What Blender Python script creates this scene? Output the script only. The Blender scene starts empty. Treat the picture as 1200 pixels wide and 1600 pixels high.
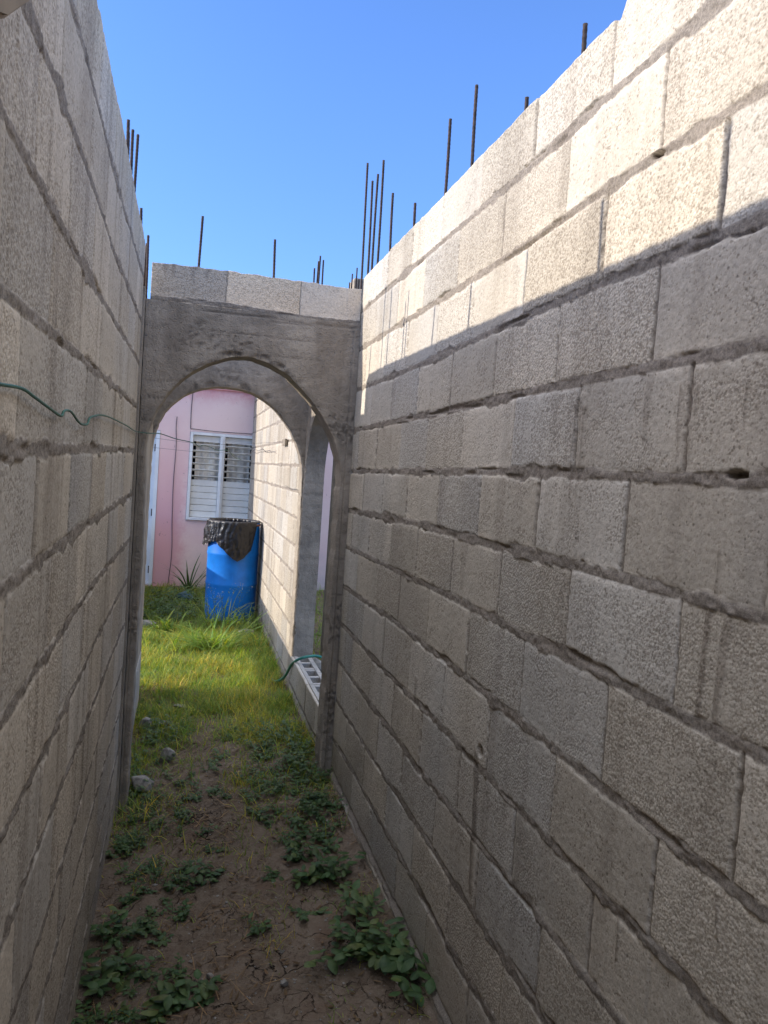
import bpy, bmesh, math, random
import numpy as np
from mathutils import Matrix, Vector

random.seed(7)
rng = np.random.default_rng(7)
R = math.radians
S = bpy.context.scene
COL = S.collection

# ------------------------------------------------------------------ camera
cam_d = bpy.data.cameras.new('camera')
cam = bpy.data.objects.new('camera', cam_d)
COL.objects.link(cam)
cr = Vector((0.96611709, -0.24847342, 0.06984787))
cu = Vector((-0.0554261, 0.06457982, 0.99637212))
cf = Vector((0.25208275, 0.96648352, -0.04861976))
cam.matrix_world = Matrix(((cr.x, cu.x, -cf.x, 0), (cr.y, cu.y, -cf.y, 0), (cr.z, cu.z, -cf.z, 0), (0, 0, 0, 1)))
cam_d.sensor_fit = 'HORIZONTAL'
cam_d.sensor_width = 36
cam_d.lens = 36.0
cam_d.clip_start = 0.02
cam_d.clip_end = 2000
S.camera = cam

# ------------------------------------------------------------------ light
TO_SUN = Vector((-1.14, 0.17, 0.555)).normalized()
w = bpy.data.worlds.new('World')
S.world = w
w.use_nodes = True
nt = w.node_tree
bg = nt.nodes['Background']
sky = nt.nodes.new('ShaderNodeTexSky')
sky.sky_type = 'NISHITA'
sky.sun_disc = False
sky.sun_elevation = math.asin(TO_SUN.z)
sky.sun_rotation = math.atan2(TO_SUN.x, TO_SUN.y)
sky.air_density = 1.0
sky.dust_density = 0.2
sky.ozone_density = 3.0
# sky tint: blue low down; zenith brightened and warmed as added alley fill
geo = nt.nodes.new('ShaderNodeTexCoord')
sxyz = nt.nodes.new('ShaderNodeSeparateXYZ')
nt.links.new(geo.outputs['Generated'], sxyz.inputs[0])
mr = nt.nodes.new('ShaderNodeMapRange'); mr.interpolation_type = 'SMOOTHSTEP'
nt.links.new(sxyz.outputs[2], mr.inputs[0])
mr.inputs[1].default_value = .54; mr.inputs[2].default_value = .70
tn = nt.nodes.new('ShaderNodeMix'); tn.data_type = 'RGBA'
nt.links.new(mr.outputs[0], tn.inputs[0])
lo = nt.nodes.new('ShaderNodeMapRange'); lo.interpolation_type = 'SMOOTHSTEP'
nt.links.new(sxyz.outputs[2], lo.inputs[0]); lo.inputs[1].default_value = .0; lo.inputs[2].default_value = .5
lt = nt.nodes.new('ShaderNodeMix'); lt.data_type = 'RGBA'; nt.links.new(lo.outputs[0], lt.inputs[0])
lt.inputs[6].default_value = (.32, .41, .62, 1); lt.inputs[7].default_value = (.41, .53, .76, 1)
nt.links.new(lt.outputs[2], tn.inputs[6])
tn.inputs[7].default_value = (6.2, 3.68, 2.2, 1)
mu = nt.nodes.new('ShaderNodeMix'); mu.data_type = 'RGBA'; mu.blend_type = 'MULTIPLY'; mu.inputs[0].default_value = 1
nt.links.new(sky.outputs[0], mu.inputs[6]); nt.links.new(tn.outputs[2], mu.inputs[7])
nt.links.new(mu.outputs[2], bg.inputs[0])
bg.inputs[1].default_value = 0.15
sd = bpy.data.lights.new('sun', 'SUN')
sd.energy = 2.0
sd.angle = R(0.5)
sd.color = (1.0, 0.915, 0.80)
so = bpy.data.objects.new('sun', sd)
COL.objects.link(so)
so.rotation_euler = TO_SUN.to_track_quat('Z', 'Y').to_euler()
S.view_settings.view_transform = 'Standard'
S.view_settings.look = 'None'
S.view_settings.exposure = 1.62
S.view_settings.gamma = 1
S.cycles.max_bounces = 8
S.cycles.diffuse_bounces = 5

# ------------------------------------------------------------------ noise (numpy)
def _h(ix, iy, seed):
    n = (ix.astype(np.int64) * 374761393 + iy.astype(np.int64) * 668265263 + seed * 1442695041) & 0xFFFFFFFF
    n = ((n ^ (n >> 13)) * 1274126177) & 0xFFFFFFFF
    n = (n ^ (n >> 16)) & 0xFFFFFF
    return n / float(0xFFFFFF)

def vn(x, y, seed=0):
    x = np.asarray(x, float); y = np.asarray(y, float)
    x, y = np.broadcast_arrays(x, y)
    ix = np.floor(x); iy = np.floor(y)
    fx = x - ix; fy = y - iy
    fx = fx * fx * (3 - 2 * fx); fy = fy * fy * (3 - 2 * fy)
    a = _h(ix, iy, seed); b = _h(ix + 1, iy, seed); c = _h(ix, iy + 1, seed); d = _h(ix + 1, iy + 1, seed)
    return (a * (1 - fx) + b * fx) * (1 - fy) + (c * (1 - fx) + d * fx) * fy

def fbm(x, y, seed=0, o=3):
    s = 0; a = .5; t = 0
    for i in range(o):
        s = s + a * vn(np.asarray(x) * 2 ** i, np.asarray(y) * 2 ** i, seed + i * 17); t += a; a *= .5
    return s / t

def sstep(a, b, x):
    t = np.clip((x - a) / (b - a), 0, 1)
    return t * t * (3 - 2 * t)

# ------------------------------------------------------------------ mesh helpers
def np_mesh(name, V, F, attrs=None, smooth=True):
    """V (n,3); F list of index arrays, each (m,k)."""
    me = bpy.data.meshes.new(name)
    V = np.ascontiguousarray(V, np.float32)
    me.vertices.add(len(V)); me.vertices.foreach_set('co', V.ravel())
    loops = np.concatenate([f.ravel() for f in F]).astype(np.int32)
    tot = np.concatenate([np.full(len(f), f.shape[1]) for f in F]).astype(np.int32)
    start = np.concatenate([[0], np.cumsum(tot)[:-1]]).astype(np.int32)
    me.loops.add(len(loops)); me.loops.foreach_set('vertex_index', loops)
    me.polygons.add(len(tot)); me.polygons.foreach_set('loop_start', start); me.polygons.foreach_set('loop_total', tot)
    me.polygons.foreach_set('use_smooth', np.full(len(tot), smooth))
    me.update(calc_edges=True)
    for k, a in (attrs or {}).items():
        at = me.attributes.new(k, 'FLOAT_COLOR', 'POINT')
        a = np.ascontiguousarray(a, np.float32)
        if a.shape[1] == 3: a = np.concatenate([a, np.ones((len(a), 1), np.float32)], 1)
        at.data.foreach_set('color', a.ravel())
    me.validate()
    return me

def link(name, me, mat=None, parent=None):
    o = bpy.data.objects.new(name, me)
    COL.objects.link(o)
    if mat is not None and me is not None: me.materials.append(mat)
    if parent is not None: o.parent = parent
    return o

def tag(o, label=None, cat=None, group=None, kind=None):
    if label: o['label'] = label
    if cat: o['category'] = cat
    if group: o['group'] = group
    if kind: o['kind'] = kind
    return o

def empty(name, loc=(0, 0, 0)):
    o = bpy.data.objects.new(name, None)
    COL.objects.link(o); o.location = loc
    o.empty_display_size = .1
    return o

def put(o, parent):
    """parent while keeping world coordinates baked in the mesh"""
    o.parent = parent
    o.matrix_parent_inverse = Matrix.Translation(parent.location).inverted()
    return o

class MB:
    def __init__(self): self.bm = bmesh.new()
    def box(self, a, b, bevel=0):
        a = Vector(a); b = Vector(b)
        m = Matrix.Translation((a + b) / 2) @ Matrix.Diagonal((abs(b.x - a.x), abs(b.y - a.y), abs(b.z - a.z), 1))
        g = bmesh.ops.create_cube(self.bm, size=1, matrix=m)
        if bevel:
            es = {e for v in g['verts'] for e in v.link_edges}
            bmesh.ops.bevel(self.bm, geom=list(es), offset=bevel, segments=2, affect='EDGES', profile=.6)
        return self
    def build(self, name, mat, parent=None, smooth=False):
        me = bpy.data.meshes.new(name)
        bmesh.ops.recalc_face_normals(self.bm, faces=self.bm.faces)
        self.bm.to_mesh(me); self.bm.free()
        if smooth: me.polygons.foreach_set('use_smooth', [True] * len(me.polygons))
        o = link(name, me, mat)
        if parent is not None: put(o, parent)
        return o

def tube_mesh(name, pts, rad, n=8, attrs=None):
    pts = np.asarray(pts, float); m = len(pts)
    rad = np.broadcast_to(np.asarray(rad, float), (m,))
    t = np.gradient(pts, axis=0); t /= np.linalg.norm(t, axis=1)[:, None] + 1e-12
    up = np.array([0, 0, 1.0]) if abs(t[0, 2]) < .9 else np.array([1.0, 0, 0])
    V = []
    for i in range(m):
        a = np.cross(t[i], up); a /= np.linalg.norm(a) + 1e-12
        b = np.cross(t[i], a)
        up = -b if False else up
        an = np.arange(n) * 2 * np.pi / n
        V.append(pts[i] + rad[i] * (np.cos(an)[:, None] * a + np.sin(an)[:, None] * b))
    V = np.concatenate(V)
    i = np.arange(m - 1)[:, None] * n; j = np.arange(n)[None]
    q = np.stack([i + j, i + (j + 1) % n, i + n + (j + 1) % n, i + n + j], -1).reshape(-1, 4)
    V = np.concatenate([V, pts[:1], pts[-1:]])
    c0 = m * n; c1 = c0 + 1
    k = np.arange(n)
    t0 = np.stack([(k + 1) % n, k, np.full(n, c0)], -1)
    t1 = np.stack([(m - 1) * n + k, (m - 1) * n + (k + 1) % n, np.full(n, c1)], -1)
    return np_mesh(name, V, [q, np.concatenate([t0, t1])], attrs)

def smooth_path(pts, n=8):
    pts = np.asarray(pts, float); out = []
    P = np.vstack([2 * pts[0] - pts[1], pts, 2 * pts[-1] - pts[-2]])
    for i in range(1, len(P) - 2):
        p0, p1, p2, p3 = P[i - 1:i + 3]
        for t in np.linspace(0, 1, n, endpoint=False):
            out.append(.5 * (2 * p1 + (p2 - p0) * t + (2 * p0 - 5 * p1 + 4 * p2 - p3) * t * t + (3 * p1 - p0 - 3 * p2 + p3) * t ** 3))
    out.append(pts[-1])
    return np.array(out)

# ------------------------------------------------------------------ materials
class N:
    def __init__(self, name):
        self.m = bpy.data.materials.new(name); self.m.use_nodes = True
        self.t = self.m.node_tree; self.b = self.t.nodes['Principled BSDF']
        self.tc = None
    def n(self, typ, **kw):
        o = self.t.nodes.new(typ)
        for k, v in kw.items(): setattr(o, k, v)
        return o
    def l(self, a, b): self.t.links.new(a, b)
    def pos(self, scale=(1, 1, 1)):
        if self.tc is None: self.tc = self.n('ShaderNodeNewGeometry')
        if tuple(scale) == (1, 1, 1): return self.tc.outputs['Position']
        m = self.n('ShaderNodeMapping'); m.inputs['Scale'].default_value = scale
        self.l(self.tc.outputs['Position'], m.inputs['Vector'])
        return m.outputs[0]
    def noise(self, scale, detail=4, rough=.55, vscale=(1, 1, 1), dist=0):
        o = self.n('ShaderNodeTexNoise'); self.l(self.pos(vscale), o.inputs['Vector'])
        o.inputs['Scale'].default_value = scale; o.inputs['Detail'].default_value = detail
        o.inputs['Roughness'].default_value = rough; o.inputs['Distortion'].default_value = dist
        return o.outputs['Fac']
    def voro(self, scale, feature='F1', vec=None, out='Distance'):
        o = self.n('ShaderNodeTexVoronoi', feature=feature); self.l(vec or self.pos(), o.inputs['Vector'])
        o.inputs['Scale'].default_value = scale
        return o.outputs[out]
    def math(self, op, a, b=None, clamp=False):
        o = self.n('ShaderNodeMath', operation=op, use_clamp=clamp)
        for i, v in enumerate((a, b)):
            if v is None: continue
            if isinstance(v, (int, float)): o.inputs[i].default_value = v
            else: self.l(v, o.inputs[i])
        return o.outputs[0]
    def rng(self, x, a, b, c=0, d=1, smooth=True):
        o = self.n('ShaderNodeMapRange', interpolation_type='SMOOTHSTEP' if smooth else 'LINEAR')
        self.l(x, o.inputs[0])
        for i, v in enumerate((a, b, c, d)):
            if isinstance(v, (int, float)): o.inputs[i + 1].default_value = v
            else: self.l(v, o.inputs[i + 1])
        return o.outputs[0]
    def mix(self, f, a, b, mode='MIX'):
        o = self.n('ShaderNodeMix', data_type='RGBA', blend_type=mode)
        for sock, v in ((o.inputs[0], f), (o.inputs[6], a), (o.inputs[7], b)):
            if isinstance(v, (int, float)): sock.default_value = v
            elif isinstance(v, tuple): sock.default_value = (*v, 1)[:4]
            else: self.l(v, sock)
        return o.outputs[2]
    def attr(self, name):
        o = self.n('ShaderNodeAttribute', attribute_name=name)
        return o
    def sep(self, c):
        o = self.n('ShaderNodeSeparateColor'); self.l(c, o.inputs[0]); return o.outputs
    def grey(self, x):
        o = self.n('ShaderNodeCombineColor')
        for i in range(3): self.l(x, o.inputs[i])
        return o.outputs[0]
    def bump(self, h, strength=.5, dist=.004, normal=None):
        o = self.n('ShaderNodeBump'); o.inputs['Strength'].default_value = strength; o.inputs['Distance'].default_value = dist
        self.l(h, o.inputs['Height'])
        if normal is not None: self.l(normal, o.inputs['Normal'])
        return o.outputs[0]
    def done(self, color, rough=.9, normal=None, spec=.25, metallic=0):
        b = self.b
        if isinstance(color, tuple): b.inputs['Base Color'].default_value = (*color, 1)[:4]
        else: self.l(color, b.inputs['Base Color'])
        if isinstance(rough, (int, float)): b.inputs['Roughness'].default_value = rough
        else: self.l(rough, b.inputs['Roughness'])
        b.inputs['Specular IOR Level'].default_value = spec
        b.inputs['Metallic'].default_value = metallic
        if normal is not None: self.l(normal, b.inputs['Normal'])
        return self.m

def mat_block(name='block_masonry', base=(.485, .45, .392), mortar=(.258, .222, .182)):
    k = N(name)
    mk = k.sep(k.attr('mk').outputs['Color'])          # r block mask, g coarseness, b stain
    tint = k.attr('tint').outputs['Color']
    mask = mk[0]; coarse = mk[1]; stain = mk[2]
    # aggregate: rounded grains of differing tone, some of them fallen out and leaving dark pits
    vg = k.n('ShaderNodeTexVoronoi', feature='F1'); k.l(k.pos(), vg.inputs['Vector']); vg.inputs['Scale'].default_value = 165
    vf = k.n('ShaderNodeTexVoronoi', feature='F1'); k.l(k.pos(), vf.inputs['Vector']); vf.inputs['Scale'].default_value = 310
    gr = k.sep(vg.outputs['Color']); gf = k.sep(vf.outputs['Color'])
    n1 = k.noise(120, 5, .65); n2 = k.noise(9, 4, .6); n3 = k.noise(240, 3, .7)
    patch = k.rng(k.math('ADD', n2, k.math('MULTIPLY', k.math('SUBTRACT', coarse, .5), .35)), .34, .64)
    lim = k.math('ADD', k.math('MULTIPLY', patch, .30), .03)
    pit = k.math('GREATER_THAN', lim, gr[0])
    pit = k.math('MULTIPLY', pit, k.rng(vg.outputs['Distance'], .25, .75, 1, .35))
    fine = k.math('GREATER_THAN', k.math('ADD', k.math('MULTIPLY', patch, .12), .05), gf[0])
    bc = k.mix(1.0, base, tint, 'MULTIPLY')
    bc = k.mix(1.0, bc, k.grey(k.rng(gr[1], 0, 1, .9, 1.09, False)), 'MULTIPLY')
    bc = k.mix(k.rng(n1, .3, .7, .5, 0), bc, k.mix(1.0, bc, (.86, .85, .84), 'MULTIPLY'))
    bc = k.mix(k.math('MULTIPLY', pit, .62), bc, k.mix(1.0, bc, (.50, .47, .44), 'MULTIPLY'))
    bc = k.mix(k.math('MULTIPLY', fine, .5), bc, k.mix(1.0, bc, (.55, .52, .49), 'MULTIPLY'))
    mn = k.noise(150, 5, .75)
    mc = k.mix(k.rng(mn, .3, .7), tuple(c * .62 for c in mortar), tuple(c * 1.22 for c in mortar))
    mc = k.mix(k.rng(k.noise(6, 3), .4, .7, 0, .4), mc, k.mix(1.0, mc, (1.25, 1.22, 1.2), 'MULTIPLY'))
    c = k.mix(mask, mc, bc)
    c = k.mix(stain, c, k.mix(1.0, c, (.42, .385, .36), 'MULTIPLY'))
    h = k.math('SUBTRACT', k.math('MULTIPLY', n1, .7), k.math('MULTIPLY', pit, .9))
    h = k.math('SUBTRACT', h, k.math('MULTIPLY', vg.outputs['Distance'], k.math('ADD', k.math('MULTIPLY', patch, .8), .2)))
    hm = k.math('MULTIPLY', mn, 1.7)
    hh = k.n('ShaderNodeMix', data_type='FLOAT'); k.l(mask, hh.inputs[0]); k.l(hm, hh.inputs[2]); k.l(h, hh.inputs[3])
    return k.done(c, .93, k.bump(hh.outputs[0], .45, .0042), .2)

def mat_cement(name, a=(.36, .31, .25), b=(.245, .212, .172), attr=False):
    k = N(name)
    n = k.noise(3.2, 6, .62); n2 = k.noise(26, 6, .7); n3 = k.noise(160, 3, .6)
    st = k.noise(7, 5, .6, (3, 3, .35))
    c = k.mix(k.rng(n, .36, .64), a, b)
    c = k.mix(k.rng(n2, .35, .75, 0, .6), c, k.mix(1.0, c, (1.3, 1.28, 1.25), 'MULTIPLY'))
    c = k.mix(k.rng(st, .5, .75, 0, .5), c, k.mix(1.0, c, (.7, .69, .68), 'MULTIPLY'))
    c = k.mix(k.rng(n3, .56, .75, 0, .5), c, k.mix(1.0, c, (.6, .58, .56), 'MULTIPLY'))
    if attr:
        mk = k.sep(k.attr('mk').outputs['Color'])
        c = k.mix(mk[2], c, k.mix(1.0, c, (.45, .43, .42), 'MULTIPLY'))
        c = k.mix(mk[0], c, k.mix(1.0, c, (1.55, 1.5, 1.42), 'MULTIPLY'))
    v = k.voro(60)
    h = k.math('ADD', k.math('MULTIPLY', n2, 1.2), k.math('MULTIPLY', k.rng(v, 0, .28), .5))
    h = k.math('ADD', h, k.math('MULTIPLY', n3, .35))
    return k.done(c, .92, k.bump(h, 1.0, .009), .2)

def mat_leaf(name, a, b, rough=.5, tr=.35):
    k = N(name)
    tint = k.attr('tint').outputs['Color']
    c = k.mix(k.rng(k.noise(45, 3), .3, .7), a, b)
    c = k.mix(1.0, c, tint, 'MULTIPLY')
    k.done(c, rough, None, .3)
    t = k.n('ShaderNodeBsdfTranslucent'); k.l(k.mix(1.0, c, (1.25, 1.3, .55), 'MULTIPLY'), t.inputs['Color'])
    mx = k.n('ShaderNodeMixShader'); mx.inputs[0].default_value = tr
    k.l(k.b.outputs[0], mx.inputs[1]); k.l(t.outputs[0], mx.inputs[2])
    k.l(mx.outputs[0], k.t.nodes['Material Output'].inputs['Surface'])
    return k.m

def mat_plain(name, c, rough=.6, spec=.4, metallic=0, nz=.25, scale=30, bump=.15, bd=.002):
    k = N(name)
    n = k.noise(scale, 5, .6)
    col = k.mix(k.rng(n, .3, .7), tuple(x * (1 - nz) for x in c), tuple(min(1, x * (1 + nz)) for x in c))
    return k.done(col, rough, k.bump(n, bump, bd), spec, metallic)

def mat_ground():
    k = N('dry_earth')
    n = k.noise(2.3, 6, .6); n2 = k.noise(22, 6, .68); n3 = k.noise(120, 3, .7)
    c = k.mix(k.rng(n, .35, .65), (.142, .103, .072), (.21, .157, .113))
    c = k.mix(k.rng(n2, .4, .75, 0, .8), c, (.255, .205, .155))
    c = k.mix(k.rng(n2, .22, .42, .75, 0), c, (.085, .058, .038))
    red = k.rng(k.noise(5, 4), .56, .7, 0, .55)
    c = k.mix(red, c, (.165, .105, .07))
    clod = k.math('MULTIPLY', k.rng(k.noise(55, 4, .7), .52, .62), k.rng(k.noise(4, 4), .4, .6))
    c = k.mix(k.math('MULTIPLY', clod, .6), c, (.075, .052, .036))
    # drying cracks
    wv = k.n('ShaderNodeVectorMath', operation='ADD')
    nz = k.n('ShaderNodeTexNoise'); k.l(k.pos(), nz.inputs['Vector']); nz.inputs['Scale'].default_value = 9; nz.inputs['Detail'].default_value = 4
    sc = k.n('ShaderNodeVectorMath', operation='SCALE'); k.l(nz.outputs['Color'], sc.inputs[0]); sc.inputs['Scale'].default_value = .16
    k.l(k.pos((1, 1, 0)), wv.inputs[0]); k.l(sc.outputs[0], wv.inputs[1])
    e = k.voro(5.2, 'DISTANCE_TO_EDGE', wv.outputs[0])
    e2 = k.voro(13, 'DISTANCE_TO_EDGE', wv.outputs[0])
    cr1 = k.math('MULTIPLY', k.rng(e, .002, .015, 1, 0), k.rng(k.noise(3.1, 3), .50, .64))
    cr2 = k.math('MULTIPLY', k.rng(e2, .002, .02, 1, 0), k.rng(k.noise(4.3, 3), .5, .62))
    cra = k.math('MAXIMUM', cr1, k.math('MULTIPLY', cr2, .7))
    c = k.mix(k.math('MULTIPLY', cra, .9), c, (.02, .015, .011))
    c = k.mix(k.rng(n3, .6, .8, 0, .5), c, (.3, .26, .21))
    h = k.math('ADD', k.math('MULTIPLY', n2, 1.2), k.math('MULTIPLY', n3, .35))
    h = k.math('SUBTRACT', h, k.math('MULTIPLY', cra, 1.3))
    return k.done(c, .95, k.bump(h, 1.0, .012), .15)

def mat_pink():
    k = N('pink_paint')
    n = k.noise(1.5, 5, .6); n2 = k.noise(14, 6, .7)
    g = k.sep(k.pos())
    sx = k.n('ShaderNodeSeparateXYZ'); k.l(k.pos(), sx.inputs[0])
    x = sx.outputs[0]; z = sx.outputs[2]
    c = k.mix(k.rng(n, .35, .65), (.76, .545, .51), (.80, .61, .565))
    # redder undercoat: along the ring beam and left of the window
    zz = k.math('ADD', z, k.math('MULTIPLY', k.math('SUBTRACT', n2, .5), .25))
    c = k.mix(k.rng(zz, .78, 1.12, 0, .9), c, (.60, .20, .21))
    left = k.math('MULTIPLY', k.rng(k.math('ADD', x, k.math('MULTIPLY', k.math('SUBTRACT', n2, .5), .3)), -.12, .12, 1, 0), k.rng(z, -.9, .5, 1, .15))
    c = k.mix(k.math('MULTIPLY', left, .75), c, (.62, .30, .33))
    # bare, grimy plaster low on the wall
    low = k.math('MULTIPLY', k.rng(k.math('ADD', z, k.math('MULTIPLY', n2, .7)), -1.5, -.75, 1, 0), k.rng(x, -.1, .3))
    c = k.mix(k.math('MULTIPLY', low, .55), c, (.42, .38, .37))
    chip = k.rng(k.noise(17, 6, .75, (1, 1, .7)), .655, .69)
    c = k.mix(k.math('MULTIPLY', chip, .8), c, (.17, .13, .13))
    return k.done(c, .75, k.bump(n2, .3, .006), .3)

M = {}
M['block'] = mat_block()
M['cement'] = mat_cement('rough_cement', attr=True)
M['cement_plain'] = mat_cement('plain_cement')
M['block_plain'] = mat_cement('cast_block', (.40, .375, .335), (.32, .30, .27))
M['ground'] = mat_ground()
M['pink'] = mat_pink()
M['plinth'] = mat_plain('red_plinth_paint', (.26, .085, .07), .7, .3)
M['white'] = mat_plain('white_enamel', (.70, .71, .70), .45, .4, nz=.07, scale=8, bump=.08)
M['door'] = mat_plain('door_paint', (.66, .71, .74), .5, .4, nz=.06, scale=5, bump=.08)
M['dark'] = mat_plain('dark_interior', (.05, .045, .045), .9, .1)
M['curtain'] = mat_plain('curtain_cloth', (.80, .75, .66), .95, .1, nz=.25, scale=7, bump=.3, bd=.02)
M['slat'] = mat_plain('louvre_slat', (.72, .71, .66), .5, .35, nz=.06, scale=6, bump=.05)
M['rebar'] = mat_plain('rusty_steel', (.045, .03, .026), .75, .35, .2, nz=.5, scale=60, bump=.5)
M['roof'] = mat_cement('roof_cement')
M['wood'] = mat_plain('grey_timber', (.26, .22, .17), .85, .2, nz=.35, scale=25, bump=.5)
M['stone'] = mat_plain('limestone', (.27, .25, .22), .92, .2, nz=.3, scale=22, bump=.8, bd=.008)
M['wire_green'] = mat_plain('green_wire', (.008, .085, .05), .5, .4)
M['hose'] = mat_plain('green_hose', (.02, .17, .12), .4, .45, nz=.2)
M['wire_dark'] = mat_plain('thin_wire', (.07, .06, .07), .6, .4)
M['drum'] = mat_plain('blue_plastic', (.004, .165, .60), .42, .45, nz=.12, scale=6, bump=.06)
M['rust'] = mat_plain('rusty_rim', (.23, .10, .06), .8, .3, nz=.5, scale=40)
M['teal'] = mat_plain('teal_plastic', (.035, .085, .105), .55, .35)
M['grass'] = mat_leaf('grass_blades', (.135, .25, .05), (.21, .30, .07), .55, .45)
M['weed'] = mat_leaf('weed_leaves', (.052, .108, .038), (.08, .14, .048), .5, .25)
M['weed_pale'] = mat_leaf('pale_weed_leaves', (.062, .122, .046), (.095, .16, .06), .5, .25)
M['straw'] = mat_leaf('dry_straw', (.30, .20, .10), (.22, .13, .07), .8, .1)
M['flower'] = mat_leaf('pale_flowers', (.40, .36, .34), (.46, .42, .38), .8, .3)
def mat_bag():
    k = N('black_bag_film')
    n = k.noise(30, 4, .6, dist=.6)
    return k.done((.014, .012, .012), .36, k.bump(n, .5, .008), .4)
M['bag'] = mat_bag()

# ------------------------------------------------------------------ ground shape
def ground_z(x, y):
    x = np.asarray(x, float); y = np.asarray(y, float)
    near = -1.865 + np.clip((x + .26) / 1.14, 0, 1) * .165
    far = -1.785 + .03 * sstep(.2, .9, x)
    z = near + (far - near) * sstep(4.4, 6.3, y)
    loc = sstep(14, 9, np.abs(y - 6)) * sstep(7, 4, np.abs(x))
    z = z * loc + -1.8 * (1 - loc)
    z = z + .05 * (fbm(x * 3.1, y * 3.1, 5) - .5) + .024 * (fbm(x * 14, y * 14, 9) - .5) + .012 * (fbm(x * 48, y * 48, 19) - .5)
    return z

def axis(segs):
    out = []
    for a, b, d in segs: out.append(np.arange(a, b, d))
    out.append([segs[-1][1]])
    return np.concatenate(out)

gx = axis([(-300, -60, 40), (-60, -8, 6), (-8, -1, .5), (-1, -.4, .1), (-.4, 1.1, .012), (1.1, 4, .08), (4, 10, .5), (10, 60, 6), (60, 300, 40)])
gy = axis([(-300, -40, 40), (-40, -2, 3), (-2, 1.8, .2), (1.8, 4.4, .012), (4.4, 12, .03), (12, 20, .6), (20, 80, 6), (80, 400, 40)])
X, Y = np.meshgrid(gx, gy)
V = np.stack([X, Y, ground_z(X, Y)], -1).reshape(-1, 3)
nr, nc = X.shape
def quads(nr, nc, off=0):
    i = np.arange(nr - 1)[:, None] * nc; j = np.arange(nc - 1)[None]
    return (off + np.stack([i + j, i + j + 1, i + nc + j + 1, i + nc + j], -1)).reshape(-1, 4)
g = link('ground', np_mesh('ground', V, [quads(nr, nc)]), M['ground'])
tag(g, 'cracked brown earth along the alley and out into the yard', 'ground', kind='structure')

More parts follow.
